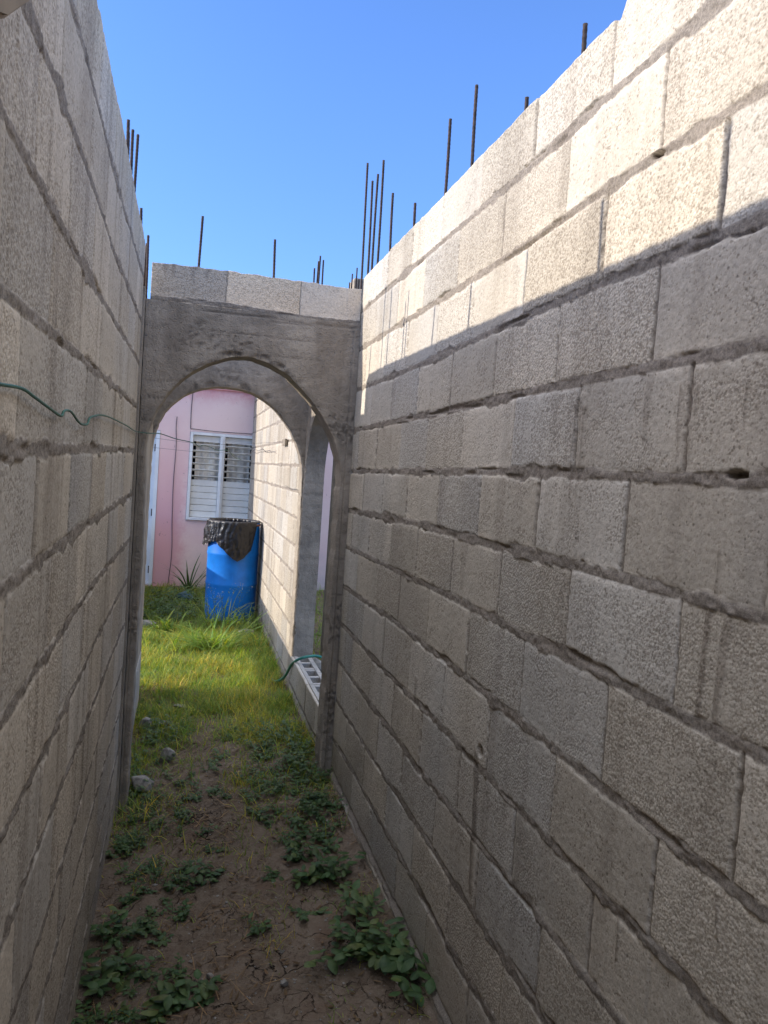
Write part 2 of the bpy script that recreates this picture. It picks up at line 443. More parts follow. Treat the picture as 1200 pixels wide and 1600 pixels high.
# ------------------------------------------------------------------ block walls
def block_face(name, mat, O, U, Nn, u, zbot, ztop, joints, vj, thick, nz, seed, stains=(), holes=(), streak=0.0,
               foot=None, bright=1.0, parent=None, warm=0.0, relief=1.0, notch=None):
    """one wall: a displaced block face, its top, ends and back, all one mesh."""
    O = np.array(O, float); U = np.array(U, float); Nn = np.array(Nn, float)
    nc = len(u)
    top = ztop(u)
    v = np.linspace(0, 1, nz)[:, None]
    uu = np.broadcast_to(u[None], (nz, nc))
    zz = zbot + (top[None] - zbot) * v
    # warped lookup so that edges wander
    wu = uu + .006 * (fbm(uu * 16, zz * 16, seed + 1) - .5) + .005 * (vn(uu * 70, zz * 70, seed + 2) - .5)
    wz = zz + .0045 * (fbm(uu * 9, zz * 11, seed + 3) - .5) + .004 * (vn(uu * 60, zz * 60, seed + 4) - .5)
    C = np.array([np.interp(u, a, b) for a, b in joints])          # K,nc  top to bottom
    K = len(C)
    row = np.zeros((nz, nc), int)
    for k in range(1, K): row += (wz < C[k][None])
    Ce = np.vstack([C, np.full((1, nc), zbot - 1)])
    jj = np.arange(nc)[None]
    cu_ = Ce[row, jj]; cl = Ce[row + 1, jj]
    def half(k):
        t = .0108 + .006 * (fbm(uu * 3.0, k * 7.3 + uu * 0, seed + 5) - .45) + .004 * (fbm(uu * 22, k * 3.1 + uu * 0, seed + 6) - .5)
        return np.clip(t, .003, .02)
    tu = np.where(row == 0, -.03, half(row)); tl = half(row + 1)
    du = cu_ - tu - wz; dl = wz - cl - tl
    dv = np.full((nz, nc), 9.0); col = np.zeros((nz, nc), int)
    for r in range(K):
        m = row == r
        if not m.any(): continue
        js = np.asarray(vj(r)); js = js[(js > u[0] - .6) & (js < u[-1] + .6)]
        if len(js) == 0: continue
        um = wu[m]
        idx = np.searchsorted(js, um)
        a = np.abs(um - js[np.clip(idx - 1, 0, len(js) - 1)]); b = np.abs(um - js[np.clip(idx, 0, len(js) - 1)])
        near = np.where(a < b, np.clip(idx - 1, 0, len(js) - 1), np.clip(idx, 0, len(js) - 1))
        wj = .0012 + .0035 * _h(near, np.full_like(near, r), seed + 40) ** 2
        # joints open and close along their height
        wj = wj + .003 * np.clip(vn(zz[m] * 9, near * 3.7, seed + 41) - .62, 0, 1)
        dv[m] = np.minimum(a, b) - wj
        col[m] = idx
    rb = lambda c: _h(row * 57 + 3, col * 91 + 11, seed + 60 + c)
    smear = np.clip(fbm(uu * 7, zz * 9, seed + 7) - .60, 0, 1) * .06 + np.clip(vn(uu * 32, zz * 40, seed + 8) - .72, 0, 1) * .02
    eh = np.minimum(du, dl) - smear
    e = np.minimum(eh, dv)
    mask = sstep(-.0012, .0016, e)
    blk = .004 * (rb(0) - .5) + .012 * (rb(1) - .5) * (wu - np.floor(wu / .4) * .4 - .2) - .0028 * np.exp(-np.clip(e, 0, 1) / .0022) \
        + .0014 * (vn(uu * 150, zz * 150, seed + 9) - .5) + .0008 * (vn(uu * 62, zz * 62, seed + 10) - .5) + .003 * (fbm(uu * 8, zz * 8, seed + 14) - .5)
    hj = np.where(dv < eh, -.006, -.0055 + .010 * fbm(uu * 19, zz * 26, seed + 11) + .004 * (vn(uu * 95, zz * 95, seed + 12) - .5)
                  - .007 * sstep(.72, .86, vn(uu * 6.5, zz * 50, seed + 13)))
    h = hj * (1 - mask) + blk * mask
    if foot is not None:
        h = h + .016 * sstep(foot + .006, foot - .002, wz + .01 * (fbm(uu * 6, 0 * uu, seed + 20) - .5))
    stain = np.zeros((nz, nc))
    for (u0, z0, u1, z1, wd, dk) in stains:
        t = np.clip((zz - z0) / (z1 - z0), 0, 1)
        cx = u0 + (u1 - u0) * t + .006 * (vn(zz * 25, u0 * 50 + 0 * zz, seed + 21) - .5)
        inside = sstep(z0 + .012, z0 - .004, zz) * sstep(z1 - .03, z1 + .02, zz)
        wloc = wd * (1 - .45 * t) * (.7 + .6 * vn(zz * 30, u0 * 31 + 0 * zz, seed + 22))
        stain = np.maximum(stain, dk * inside * sstep(1.0, .45, np.abs(uu - cx) / wloc) * (.55 + .45 * vn(uu * 80, zz * 12, seed + 23)))
        h = h + .0025 * inside * sstep(1.0, .4, np.abs(uu - cx) / wloc)
    for (u0, z0, ru, rz, dp) in holes:
        q = np.hypot((uu - u0) / ru, (zz - z0) / rz) + .5 * (vn(uu * 60, zz * 60, seed + 24) - .5)
        hm = sstep(1.0, .6, q)
        h = h - dp * hm; stain = np.maximum(stain, .8 * hm)
    # weather: low damp band and vertical streaks (dirt that stays put)
    if streak:
        st = fbm(uu * 17, zz * 1.1, seed + 30)
        stain = np.maximum(stain, streak * sstep(.55, .78, st) * .6)
    damp = sstep(-1.30, -1.75, zz + .25 * (fbm(uu * 3, zz * 3, seed + 31) - .5))
    stain = np.maximum(stain, .42 * damp * (.5 + .5 * fbm(uu * 10, zz * 5, seed + 32)))
    # block tints
    cool = rb(2); lum = (.84 + .30 * rb(3)) * bright
    band = vn(uu * 5.2 + rb(4) * 50, zz * .8, seed + 33)
    lum = lum * (.90 + .2 * band)
    cw = np.clip(cool * 1.2 - .55 + .5 * (vn(uu * 4.1, zz * 2.2, seed + 34) - .5), 0, 1)[..., None]
    tint = ((1 - cw) * np.array([1.03, .985, .915]) + cw * np.array([.95, .985, 1.04])) * lum[..., None]
    tint = tint * np.array([1 + warm, 1, 1 - warm])
    eff = sstep(.028, .004, np.minimum(dl, du * 1.3)) * sstep(.45, .62, fbm(uu * 3.2, zz * 3, seed + 35)) * mask
    tint = tint * (1 + .17 * eff[..., None])
    coarse = np.clip(rb(5) * 1.1 + .35 * (fbm(uu * 5, zz * 5, seed + 36) - .5) - .25 * sstep(.035, .0, np.minimum(dl, du)), 0, 1)
    P = O + uu[..., None] * U + np.array([0, 0, 1.0]) * zz[..., None] + (h * relief)[..., None] * Nn
    V = P.reshape(-1, 3)
    mk = np.stack([mask, coarse, np.clip(stain, 0, 1), np.ones_like(mask)], -1).reshape(-1, 4)
    tt = tint.reshape(-1, 3)
    F = [quads(nz, nc)]
    # top, back and ends
    n0 = len(V)
    Bt = O + u[:, None] * U + np.array([0, 0, 1.0]) * (top - .004)[:, None] - thick * Nn
    Bb = Bt.copy(); Bb[:, 2] = O[2] + zbot
    V = np.concatenate([V, Bt, Bb])
    t_i = (nz - 1) * nc + np.arange(nc); b_i = n0 + np.arange(nc); bb_i = b_i + nc
    F.append(np.stack([t_i[:-1], t_i[1:], b_i[1:], b_i[:-1]], -1))
    F.append(np.stack([b_i[:-1], b_i[1:], bb_i[1:], bb_i[:-1]], -1))
    ends = []
    for c in (0, nc - 1):
        colv = np.arange(nz) * nc + c
        m0 = len(V)
        zc = P[:, c, 2]
        E_ = np.tile(Bt[c], (nz, 1)); E_[:, 2] = np.minimum(zc, Bt[c, 2])
        V = np.concatenate([V, E_])
        ei = m0 + np.arange(nz)
        F.append(np.stack([colv[:-1], colv[1:], ei[1:], ei[:-1]], -1))
    extra = len(V) - len(mk)
    mk = np.concatenate([mk, np.tile([1, .4, 0, 1], (extra, 1))])
    tt = np.concatenate([tt, np.tile([.95 * bright, .93 * bright, .88 * bright], (extra, 1))])
    me = np_mesh(name, V, F, {'mk': mk, 'tint': tt})
    o = link(name, me, mat)
    if parent is not None: put(o, parent)
    return o

def J(*pts):
    pts = sorted(pts); return (np.array([p[0] for p in pts]), np.array([p[1] for p in pts]))

RJ = [J((0, 1.07), (4, 1.06)),
      J((1.235, .887), (1.351, .892), (1.605, .893), (2.178, .882), (2.84, .885), (4.134, .881)),
      J((1.097, .671), (1.39, .677), (1.563, .677), (2.027, .667), (2.464, .663), (3.018, .667), (4.13, .673)),
      J((1.07, .456), (1.199, .460), (1.564, .463), (2.0, .460), (2.777, .448), (3.55, .448), (4.11, .453)),
      J((1.043, .249), (1.4, .252), (1.752, .249), (2.034, .247), (2.83, .240), (4.12, .231)),
      J((1.114, .031), (1.366, .031), (1.735, .035), (2.536, .025), (4.18, .006)),
      J((.988, -.181), (1.411, -.18), (1.721, -.181), (2.285, -.185), (2.959, -.182), (4.18, -.211)),
      J((.961, -.392), (1.302, -.395), (1.558, -.388), (1.842, -.397), (2.241, -.392), (2.877, -.398), (4.2, -.414)),
      J((.931, -.621), (1.211, -.625), (1.47, -.624), (1.788, -.622), (2.286, -.614), (3.069, -.613), (4.18, -.635)),
      J((1.012, -.84), (1.118, -.832), (1.325, -.837), (1.606, -.841), (2.041, -.841), (2.342, -.836), (3.186, -.848), (4.15, -.845)),
      J((1.469, -1.037), (1.789, -1.043), (2.064, -1.052), (2.626, -1.062), (4.13, -1.057)),
      J((1.567, -1.245), (1.777, -1.254), (2.058, -1.257), (2.658, -1.261), (3.144, -1.275), (4.1, -1.274)),
      J((1.839, -1.443), (2.045, -1.469), (2.496, -1.464), (3.277, -1.475), (3.65, -1.476), (4.1, -1.5)),
      J((2.2, -1.672), (4, -1.663))]
LJ = [J((1, 1.045), (2.2, 1.054), (2.9, 1.062), (3.85, 1.069), (4.06, 1.06), (4.11, 1.02)),
      J((1.6, .85), (1.78, .861), (2.28, .86), (2.855, .859), (3.122, .87), (4.15, .908)),
      J((1.249, .642), (1.478, .65), (1.77, .657), (2.273, .657), (2.704, .65), (4.109, .688)),
      J((1.133, .443), (1.343, .439), (1.81, .439), (2.302, .444), (3.063, .459), (4.085, .476)),
      J((1.205, .215), (1.433, .222), (1.801, .228), (2.401, .237), (4.04, .258)),
      J((1.205, -.003), (1.686, .006), (2.863, .024), (4.235, .033)),
      J((1.247, -.217), (1.63, -.207), (2.196, -.196), (4.187, -.188)),
      J((1.337, -.431), (1.83, -.419), (2.547, -.402), (4.27, -.421)),
      J((1.367, -.635), (1.769, -.642), (2.278, -.633), (2.725, -.613), (4.125, -.629)),
      J((1.379, -.851), (1.783, -.837), (2.243, -.843), (2.592, -.842), (3.6, -.836), (4.13, -.853)),
      J((1.525, -1.072), (1.818, -1.086), (2.24, -1.078), (2.888, -1.056), (4.15, -1.074)),
      J((1.82, -1.295), (2.137, -1.297), (2.68, -1.286), (3.338, -1.27), (4.13, -1.305)),
      J((2.144, -1.53), (2.382, -1.505), (2.874, -1.52)),
      J((2, -1.74), (4, -1.73))]
def bond(even, odd, pitch, seed, meas=None):
    def f(r):
        if meas and r in meas:
            js = np.array(sorted(meas[r]))
            lo = js[0] - pitch * np.arange(12, 0, -1); hi = js[-1] + pitch * np.arange(1, 12)
            return np.concatenate([lo, js, hi])
        k = np.arange(-6, 30)
        return (even if r % 2 == 0 else odd) + pitch * k + .022 * (_h(k, np.full_like(k, r), seed) - .5)
    return f
MEAS = {0: [1.207, 1.613, 2.011, 2.413, 2.819, 3.211], 1: [1.394, 1.791, 2.199, 2.594, 2.994, 3.393],
        2: [1.191, 1.585, 2.007, 2.401, 2.782, 3.182, 3.578], 3: [1.364, 1.778, 2.178, 2.574, 2.977],
        4: [1.23, 1.64, 2.009, 2.422, 2.814, 3.191, 3.608], 5: [1.0, 1.407, 1.814, 2.216, 2.624, 3.026, 3.422],
        6: [1.202, 1.617, 2.02], 7: [1.418, 1.83, 2.23], 8: [1.211, 1.614]}
ub = [0.45]
while ub[-1] < 4.165: ub.append(ub[-1] + max(.0034, .0030 * ub[-1]))
uR = np.array(ub[:-1] + [4.166])
def topR(u):
    k = np.floor((u - .805) / .403)
    return 1.064 + .010 * (_h(k, k * 0, 3) - .5) + .022 * sstep(1.60, 1.575, u) + .005 * (vn(u * 30, 0 * u, 4) - .5) \
        - .012 * np.exp(-np.abs(((u - .805) % .403) - .2) * -1 / .02 * 0 - np.abs((u - 1.598)) / .012)
RST = [(1.65, .20, 1.651, .041, .010, .75), (1.607, .19, 1.615, .03, .009, .7), (1.63, .215, 1.63, .15, .03, .5),
       (1.257, .206, 1.249, .075, .006, .7), (1.232, .204, 1.221, .08, .008, .6), (1.21, .202, 1.211, .14, .006, .6),
       (1.079, .194, 1.079, .13, .007, .6), (1.128, -.195, 1.133, -.376, .013, .75), (1.079, -.2, 1.088, -.378, .015, .75),
       (2.094, -.80, 2.049, -1.21, .028, 1.0), (2.726, -.75, 2.728, -.917, .022, .5), (1.31, -.85, 1.306, -.94, .006, .8),
       (1.116, -.09, 1.114, -.17, .006, .5), (1.044, -.64, 1.033, -.73, .006, .6), (1.62, .03, 1.62, -.02, .006, .7), (1.65, .03, 1.65, -.03, .006, .7),
       (1.36, .24, 1.365, .12, .02, .35), (2.32, -.2, 2.33, -.34, .03, .3)]
RH = [(2.065, -.79, .022, .018, .02), (1.085, .040, .030, .0075, .02), (1.396, .679, .024, .008, .02)]
def backs(u): return u
rw = block_face('block_wall', M['block'], (.881, 0, 0), (0, 1, 0), (-1, 0, 0), uR, -2.05, topR, RJ, bond(.805, 1.003, .403, 11, MEAS), .15, 760, 101,
                RST, RH, streak=.35, foot=-1.672)
tag(rw, 'tall block wall whose upper courses glow in sunlight, lower part in shade', 'wall')

ul = [0.62]
while ul[-1] < 4.1: ul.append(ul[-1] + max(.0036, .0034 * ul[-1]))
uL = np.array(ul[:-1] + [4.105])
def topL(u):
    t = np.interp(u, LJ[0][0], LJ[0][1])
    return t + .003 * (vn(u * 2.6, 0 * u, 14) - .5) + .004 * (vn(u * 34, 0 * u, 15) - .5)
LST = [(2.404, -.62, 2.40, -.80, .018, .8), (2.46, -.84, 2.47, -1.1, .012, .8), (1.924, -.64, 1.93, -.74, .02, .5), (2.055, -.64, 2.06, -.72, .03, .4), (2.02, -.98, 2.02, -1.06, .006, .7)]
lw = block_face('block_wall', M['block'], (-.259, 0, 0), (0, 1, 0), (1, 0, 0), uL, -2.05, topL, LJ, bond(.90, 1.105, .403, 23, {0: [2.10, 2.50], 1: [1.556, 1.976, 2.371], 2: [1.359, 1.714], 3: [1.56, 1.96]}), .15, 700, 202,
                LST, (), streak=.65, warm=.02)
tag(lw, 'fully shaded block wall with a green wire strung along its face', 'wall')

# the alley goes on behind the camera: plain continuations of both walls
for xf, s, lab in ((.881, 1, 'stretch of block wall behind the camera, opposite the shaded side'), (-.259, -1, 'stretch of block wall behind the camera, on the wire side')):
    uu_ = np.arange(-3.0, .62 if s < 0 else .45, .03)
    o = block_face('block_wall', M['block'], (xf, 0, 0), (0, 1, 0), (-s, 0, 0), uu_, -2.05, lambda u: 1.06 + 0 * u, [J((0, np.mean(j[1]))) for j in (RJ if s > 0 else LJ)], bond(.805, 1.003, .403, 31), .15, 200, 303)
    tag(o, lab, 'wall')

# ------------------------------------------------------------------ cement frames with an arch
def arch_frame(name, O, U, Nn, inner, xl, xr, zt, zb, thick, seed, parent, dens=1.0, cols=(), lines=()):
    """inner: polyline left foot -> over the crest -> right foot, in (u,z)."""
    O = np.array(O, float); U = np.array(U, float); Nn = np.array(Nn, float)
    inner = np.array(inner, float)
    seg = np.r_[0, np.cumsum(np.hypot(*np.diff(inner, axis=0).T))]
    ns = int(seg[-1] / .009 * dens)
    s = np.linspace(0, seg[-1], ns)
    ix = np.interp(s, seg, inner[:, 0]); iz = np.interp(s, seg, inner[:, 1])
    for _ in range(60):
        ix[1:-1] = (ix[:-2] + 2 * ix[1:-1] + ix[2:]) / 4; iz[1:-1] = (iz[:-2] + 2 * iz[1:-1] + iz[2:]) / 4
    # chipped edge
    tx = np.gradient(ix); tz = np.gradient(iz); l = np.hypot(tx, tz); nx = -tz / l; nz_ = tx / l
    chip = .005 * (fbm(s * 14, s * 0, seed) - .5) + .010 * np.clip(vn(s * 22, s * 0 + 3, seed + 1) - .6, 0, 1)
    ix = ix + nx * chip; iz = iz + nz_ * chip
    cx = (inner[0, 0] + inner[-1, 0]) / 2
    zs = min(inner[:, 1].max() - .5, inner[:, 1].max())
    ox = np.empty(ns); oz = np.empty(ns)
    for i in range(ns):
        if iz[i] <= zs: ox[i] = xl if ix[i] < cx else xr; oz[i] = iz[i]
        else:
            dx = ix[i] - cx; dz = iz[i] - zs + 1e-6
            t = min((zt - zs) / dz, ((xl - cx) / dx if dx < 0 else (xr - cx) / dx) if abs(dx) > 1e-6 else 1e9)
            ox[i] = cx + dx * t; oz[i] = zs + dz * t
    # make sure the two upper corners are hit exactly
    for cxx in (xl, xr):
        k = np.argmin(np.hypot(ox - cxx, oz - zt)); ox[k] = cxx; oz[k] = zt
    m = int(42 * dens)
    t = np.linspace(0, 1, m)[:, None]
    px = ix + (ox - ix) * t; pz = iz + (oz - iz) * t
    edge = np.hypot(px - ix[None], pz - iz[None])
    h = .010 * (fbm(px * 7, pz * 7, seed + 2) - .5) + .005 * (fbm(px * 40, pz * 40, seed + 3) - .5) - .006 * np.exp(-edge / .006)
    stain = np.zeros_like(px); pale = np.zeros_like(px)
    crest = inner[:, 1].max()
    pits = sstep(.05, .0, np.abs(edge - .02)) * sstep(crest - .16, crest - .02, pz) * sstep(.5, .72, fbm(px * 26, pz * 26, seed + 4))
    h = h - .014 * pits; stain = np.maximum(stain, .5 * pits)
    bz = pz / .098 + .12 * (fbm(px * 3, pz * 0, seed + 15) - .5)
    bl = np.abs(bz - np.round(bz)) * .098
    bq = sstep(.004, .0008, bl) * sstep(.42, .58, fbm(px * 3.2, np.round(bz) * 5.3, seed + 16))
    h = h - .003 * bq + .003 * (_h(np.floor(bz + .5), np.floor(bz + .5) * 0, seed + 17) - .5); stain = np.maximum(stain, .55 * bq)
    hc = sstep(.60, .74, fbm(px * 4.5, pz * 4.5, seed + 18)) * sstep(.52, .68, vn(px * 70, pz * 70, seed + 19))
    h = h - .006 * hc; stain = np.maximum(stain, .5 * hc)
    for (x0, x1, zl, dk) in lines:
        d = np.abs(pz - zl - .012 * (fbm(px * 6, px * 0, seed + 5) - .5) - .03 * (px - x0))
        q = sstep(.006, .001, d) * sstep(x0 - .02, x0 + .03, px) * sstep(x1 + .02, x1 - .03, px)
        h = h - .005 * q; stain = np.maximum(stain, dk * q)
    for (x0, x1, up) in cols:
        q = sstep(x0 - .002, x0 + .004, px) * sstep(x1 + .002, x1 - .004, px)
        h = h + up * q
        stain = np.maximum(stain, .5 * sstep(.006, .0, np.minimum(np.abs(px - x0), np.abs(px - x1))))
        stain = np.maximum(stain, .35 * q * sstep(.5, .7, fbm(px * 60, pz * 2, seed + 7)))
    pale = .8 * sstep(.012, .004, edge) * sstep(.4, .65, vn(s * 5, s * 0, seed + 6))[None]
    drip = sstep(.50, .75, fbm(px * 9, pz * 1.4, seed + 8)) * sstep(zt - .75, zt, pz)
    stain = np.maximum(stain, .45 * drip)
    P = O + px[..., None] * U + pz[..., None] * np.array([0, 0, 1.0]) + h[..., None] * Nn
    nd = 14
    dp = np.linspace(0, 1, nd)[1:, None]
    soff = O + ix[None, :, None] * U + iz[None, :, None] * np.array([0, 0, 1.0]) - (dp * thick)[..., None] * Nn
    rz = .006 * (fbm(s[None] * 20, dp * 5, seed + 9) - .5)
    soff = soff + rz[..., None] * (nx[:, None] * U + nz_[:, None] * np.array([0, 0, 1.0]))[None]
    soff = np.concatenate([P[:1], soff])
    back = O + px[..., None] * U + pz[..., None] * np.array([0, 0, 1.0]) - thick * Nn
    back = back[::6] if (m - 1) % 6 == 0 else back[[0, m - 1]]
    nb = len(back)
    topo = np.stack([P[-1], back[-1]])
    V = np.concatenate([P.reshape(-1, 3), soff.reshape(-1, 3), back.reshape(-1, 3), topo.reshape(-1, 3)])
    o1 = m * ns; o2 = o1 + nd * ns; o3 = o2 + nb * ns
    F = [quads(m, ns), quads(nd, ns, o1), quads(nb, ns, o2), quads(2, ns, o3)]
    mk = np.zeros((len(V), 4)); mk[:, 3] = 1
    mk[:m * ns, 2] = stain.ravel(); mk[:m * ns, 0] = pale.ravel()
    o = link(name, np_mesh(name, V, F, {'mk': mk}), M['cement'])
    if parent is not None: put(o, parent)
    return o

A1 = [(-.205, -2.0), (-.203, -1.2), (-.20, -.45), (-.206, -.1), (-.216, .085), (-.186, .20), (-.12, .339), (-.06, .415), (.002, .467), (.065, .508), (.128, .540), (.20, .564), (.283, .574), (.36, .566),
      (.431, .541), (.525, .483), (.613, .404), (.715, .285), (.792, .145), (.832, -.005), (.823, -.13), (.825, -.224), (.82, -.581), (.819, -.941), (.822, -1.304), (.81, -2.0)]
ar = empty('archway', (.31, 4.25, -1.75))
tag(ar, 'nearer cement archway carrying one course of pale blocks across the alley', 'archway')
arch_frame('concrete_frame', (0, 4.17, 0), (1, 0, 0), (0, -1, 0), A1, -.2445, .8795, .812, -2.0, .17, 401, ar,
           cols=[(-.250, -.232, .006), (.846, .884, .010)], lines=[(-.24, .02, .315, .7), (-.24, 0, .40, .3), (.66, .85, .215, .6), (.05, .4, .78, .5), (.4, .85, .77, .4)])
def top1(u): return 1.002 + .010 * (vn(u * 3.1, 0 * u, 71) - .5) + .007 * (vn(u * 26, 0 * u, 72) - .5)
block_face('block_course', M['block'], (0, 4.178, 0), (1, 0, 0), (0, -1, 0), np.arange(-.226, .8795, .0045), .800, top1,
           [J((0, 1.0)), J((-.2, .822), (.15, .832), (.54, .815), (.87, .818))], lambda r: np.array([.153, .542]), .15, 60, 411,
           [(-.12, 1.01, -.12, .955, .02, .6), (-.02, 1.01, -.02, .95, .018, .6), (.05, 1.01, .05, .965, .02, .5), (-.16, 1.01, -.16, .97, .03, .5)], (), bright=1.2, parent=ar, warm=.09)

A2 = [(-.256, -2.0), (-.256, -.1), (-.253, .1), (-.245, .17), (-.19, .33), (-.121, .417), (-.04, .49), (.056, .54), (.17, .566), (.29, .576), (.42, .563), (.535, .518), (.62, .458), (.693, .393), (.76, .30), (.815, .205), (.862, .085), (.873, -.02), (.876, -.3), (.88, -2.0)]
ar2 = empty('archway', (.31, 6.0, -1.75))
tag(ar2, 'farther cement archway opening onto the sunlit grass and pink house', 'archway')
arch_frame('concrete_frame', (0, 5.93, 0), (1, 0, 0), (0, -1, 0), A2, -.45, 1.045, 1.0, -2.0, .17, 501, ar2, dens=.8, cols=[(.885, 1.05, .004)],
           lines=[(-.2, .8, .62, .3), (.86, 1.05, -.12, .4)])

# arch in the side of the porch between the two archways, and the block sill below it
sa = empty('side_archway', (.95, 5.2, -1.45))
tag(sa, 'cement side arch between the two archways with a strip of pink wall behind', 'archway')
SA = [(4.50, -2.0), (4.50, -.02), (4.53, .12), (4.62, .26), (4.78, .40), (5.0, .50), (5.2, .53), (5.4, .50), (5.62, .40), (5.76, .28), (5.86, .12), (5.895, .0), (5.90, -.3), (5.90, -2.0)]
arch_frame('concrete_frame', (.884, 0, 0), (0, 1, 0), (-1, 0, 0), SA, 4.343, 5.926, 1.0, -2.0, .155, 601, sa, dens=.7)

sill = empty('low_block_wall', (.96, 5.2, -1.8))
tag(sill, 'low sill of hollow blocks with open cores under the side arch', 'low wall')
block_face('block_course', M['block'], (.872, 0, 0), (0, 1, 0), (-1, 0, 0), np.arange(4.515, 5.90, .008), -2.0, lambda u: -1.462 + .006 * (vn(u * 9, 0 * u, 5) - .5),
           [J((0, -1.46)), J((0, -1.668))], lambda r: np.array([4.72, 5.12, 5.52]) if r == 0 else np.array([4.9, 5.3, 5.7]), .022, 70, 611, bright=1.15, parent=sill)
hb = MB()
for y0 in (4.515, 4.7225, 5.1225, 5.5225):
    y1 = min(y0 + (.395 if y0 > 4.6 else .2), 5.897)
    hb.box((.8955, y0, -1.70), (.9245, y1, -1.462), .004)
    hb.box((.996, y0, -1.70), (1.030, y1, -1.462), .004)
    nw = 3 if y1 - y0 > .3 else 2
    for i in range(nw):
        c = y0 + .0215 + (y1 - y0 - .043) * i / (nw - 1)
        hb.box((.9255, c - .021, -1.70), (.995, c + .021, -1.465), .004)
hb.box((.8955, 4.515, -2.0), (1.030, 5.897, -1.705))
hb.build('hollow_block', M['block_plain'], sill)

# left side of the porch: short block return, pier and the pale sill block
pl = block_face('block_wall', M['block'], (-.262, 0, 0), (0, 1, 0), (1, 0, 0), np.arange(4.342, 5.02, .008), -2.0, lambda u: .80 + 0 * u, [J((0, np.mean(j[1]))) for j in LJ][1:], bond(.1, .3, .4, 77), .15, 300, 621, bright=1.12)
tag(pl, 'narrow return of pale blocks just past the left jamb of the nearer archway', 'wall')
pb = MB(); pb.box((-.42, 5.03, -1.43), (-.252, 5.915, .95), .006)  # pier lengthened to close the opening and keep sun off the porch ground
po = pb.build('pier', M['cement_plain']); tag(po, 'dark cement pier standing on a pale sill at the left between the archways', 'pier')
pb = MB(); pb.box((-.43, 5.03, -2.0), (-.246, 5.915, -1.437), .008)
po = pb.build('low_block_wall', M['block_plain']); tag(po, 'pale low sill under the dark pier at the left edge of the grass', 'low wall')

# stub that closes the notch at the end of the shaded wall
pb = MB(); pb.box((-.40, 4.1055, -2.0), (-.2475, 4.166, .86), .004); pb.box((-.40, 4.167, -2.0), (-.249, 4.335, .86), .004)
pp = pb.build('pier', M['cement_plain']); tag(pp, 'cement pier at the far end of the shaded wall, left of the nearer archway', 'pier')

# yard wall beyond, in full sun
uY = np.arange(6.105, 11.09, .016)
yw = block_face('block_wall', M['block'], (.884, 0, 0), (0, 1, 0), (-1, 0, 0), uY, -2.0, lambda u: 1.05 + .004 * vn(u * 20, 0 * u, 3), [J((0, float(np.mean(j[1])))) for j in RJ], bond(.1, .3, .4, 88), .15, 420, 701,
                holes=[(7.75, -.40, .03, .03, .04)], streak=.6, bright=.84, warm=.01)
tag(yw, 'sunlit yard wall of pale blocks beside the blue drum', 'wall')
pb = MB(); pb.box((.852, 7.0, .205), (.876, 7.24, .262), .003)
# ragged wooden peg stuck on the sunlit wall
po = pb.build('timber_block', M['wood']); tag(po, 'small wooden block fixed high on the sunlit yard wall', 'wood block')

# beam end poking in at the very top left
bm_ = bmesh.new()
pts = [(.80, .395), (.865, .425), (.985, .512), (1.03, .60), (1.03, 1.0), (.80, 1.0)]
f0 = [bm_.verts.new((-.255, a, b)) for a, b in pts]; f1 = [bm_.verts.new((-.196, a, b)) for a, b in pts]
bm_.faces.new(f0); bm_.faces.new(f1[::-1])
for i in range(len(pts)):
    j = (i + 1) % len(pts); bm_.faces.new((f0[i], f1[i], f1[j], f0[j]))
bmesh.ops.bevel(bm_, geom=list(bm_.edges), offset=.005, segments=2, affect='EDGES')
bmesh.ops.recalc_face_normals(bm_, faces=bm_.faces)
me = bpy.data.meshes.new('bracket'); bm_.to_mesh(me); bm_.free()
M['bracket'] = mat_plain('brown_plaster', (.27, .215, .15), .9, .2, nz=.1, scale=20)
o = link('bracket', me, M['bracket']); tag(o, 'brown plastered bracket jutting from the shaded wall at the top corner', 'bracket')

# ------------------------------------------------------------------ reinforcing bars
def rebar(x, y, z0, z1, label, lean=(0, 0), r=.0062, group='reinforcing bars sticking up from the walls'):
    n = max(6, int((z1 - z0) / .008))
    t = np.linspace(0, 1, n)
    ph = random.random() * 6
    bx = .004 * np.sin(t * 2.2 + ph); by = .004 * np.cos(t * 1.7 + ph)
    p = np.stack([x + lean[0] * t + bx - bx[0], y + lean[1] * t + by - by[0], z0 + (z1 - z0) * t], -1)
    rr = r * np.where(np.arange(n) % 2 == 0, 1.0, 1.13)
    o = link('rebar', tube_mesh('rebar', p, rr, 8), M['rebar'])
    tag(o, label, 'rebar', group)
XR = .955
ordn = ['first', 'second', 'third', 'fourth']
for (y, z1, ln, lb) in [(4.57, 1.848, (.0, .03), 'tall bar leaning slightly, leftmost of the four at the corner over the archway'),
                        (4.41, 1.691, (0, .04), 'shortest of the four tall bars at the corner over the archway'),
                        (4.305, 1.69, (0, .02), 'third tall bar from the left in the cluster at the archway corner'),
                        (4.18, 1.72, (0, .03), 'rightmost of the four tall bars clustered at the archway corner'),
                        (3.89, 1.449, (0, .03), 'single bar on the sunlit wall just right of the corner cluster'),
                        (3.462, 1.251, (0, 0), 'short bar on the sunlit wall between the corner cluster and the taller pair'),
                        (3.038, 1.453, (0, .01), 'left bar of the two tall ones midway along the sunlit wall'),
                        (2.722, 1.445, (0, .01), 'right bar of the two tall ones midway along the sunlit wall, highest in view'),
                        (2.278, 1.195, (0, 0), 'stub of bar barely showing above the sunlit wall, right of the tall pair'),
                        (1.900, 1.216, (0, 0), 'stub of bar nearest the camera above the sunlit wall')]:
    rebar(XR, y, 1.0, z1, lb, ln)
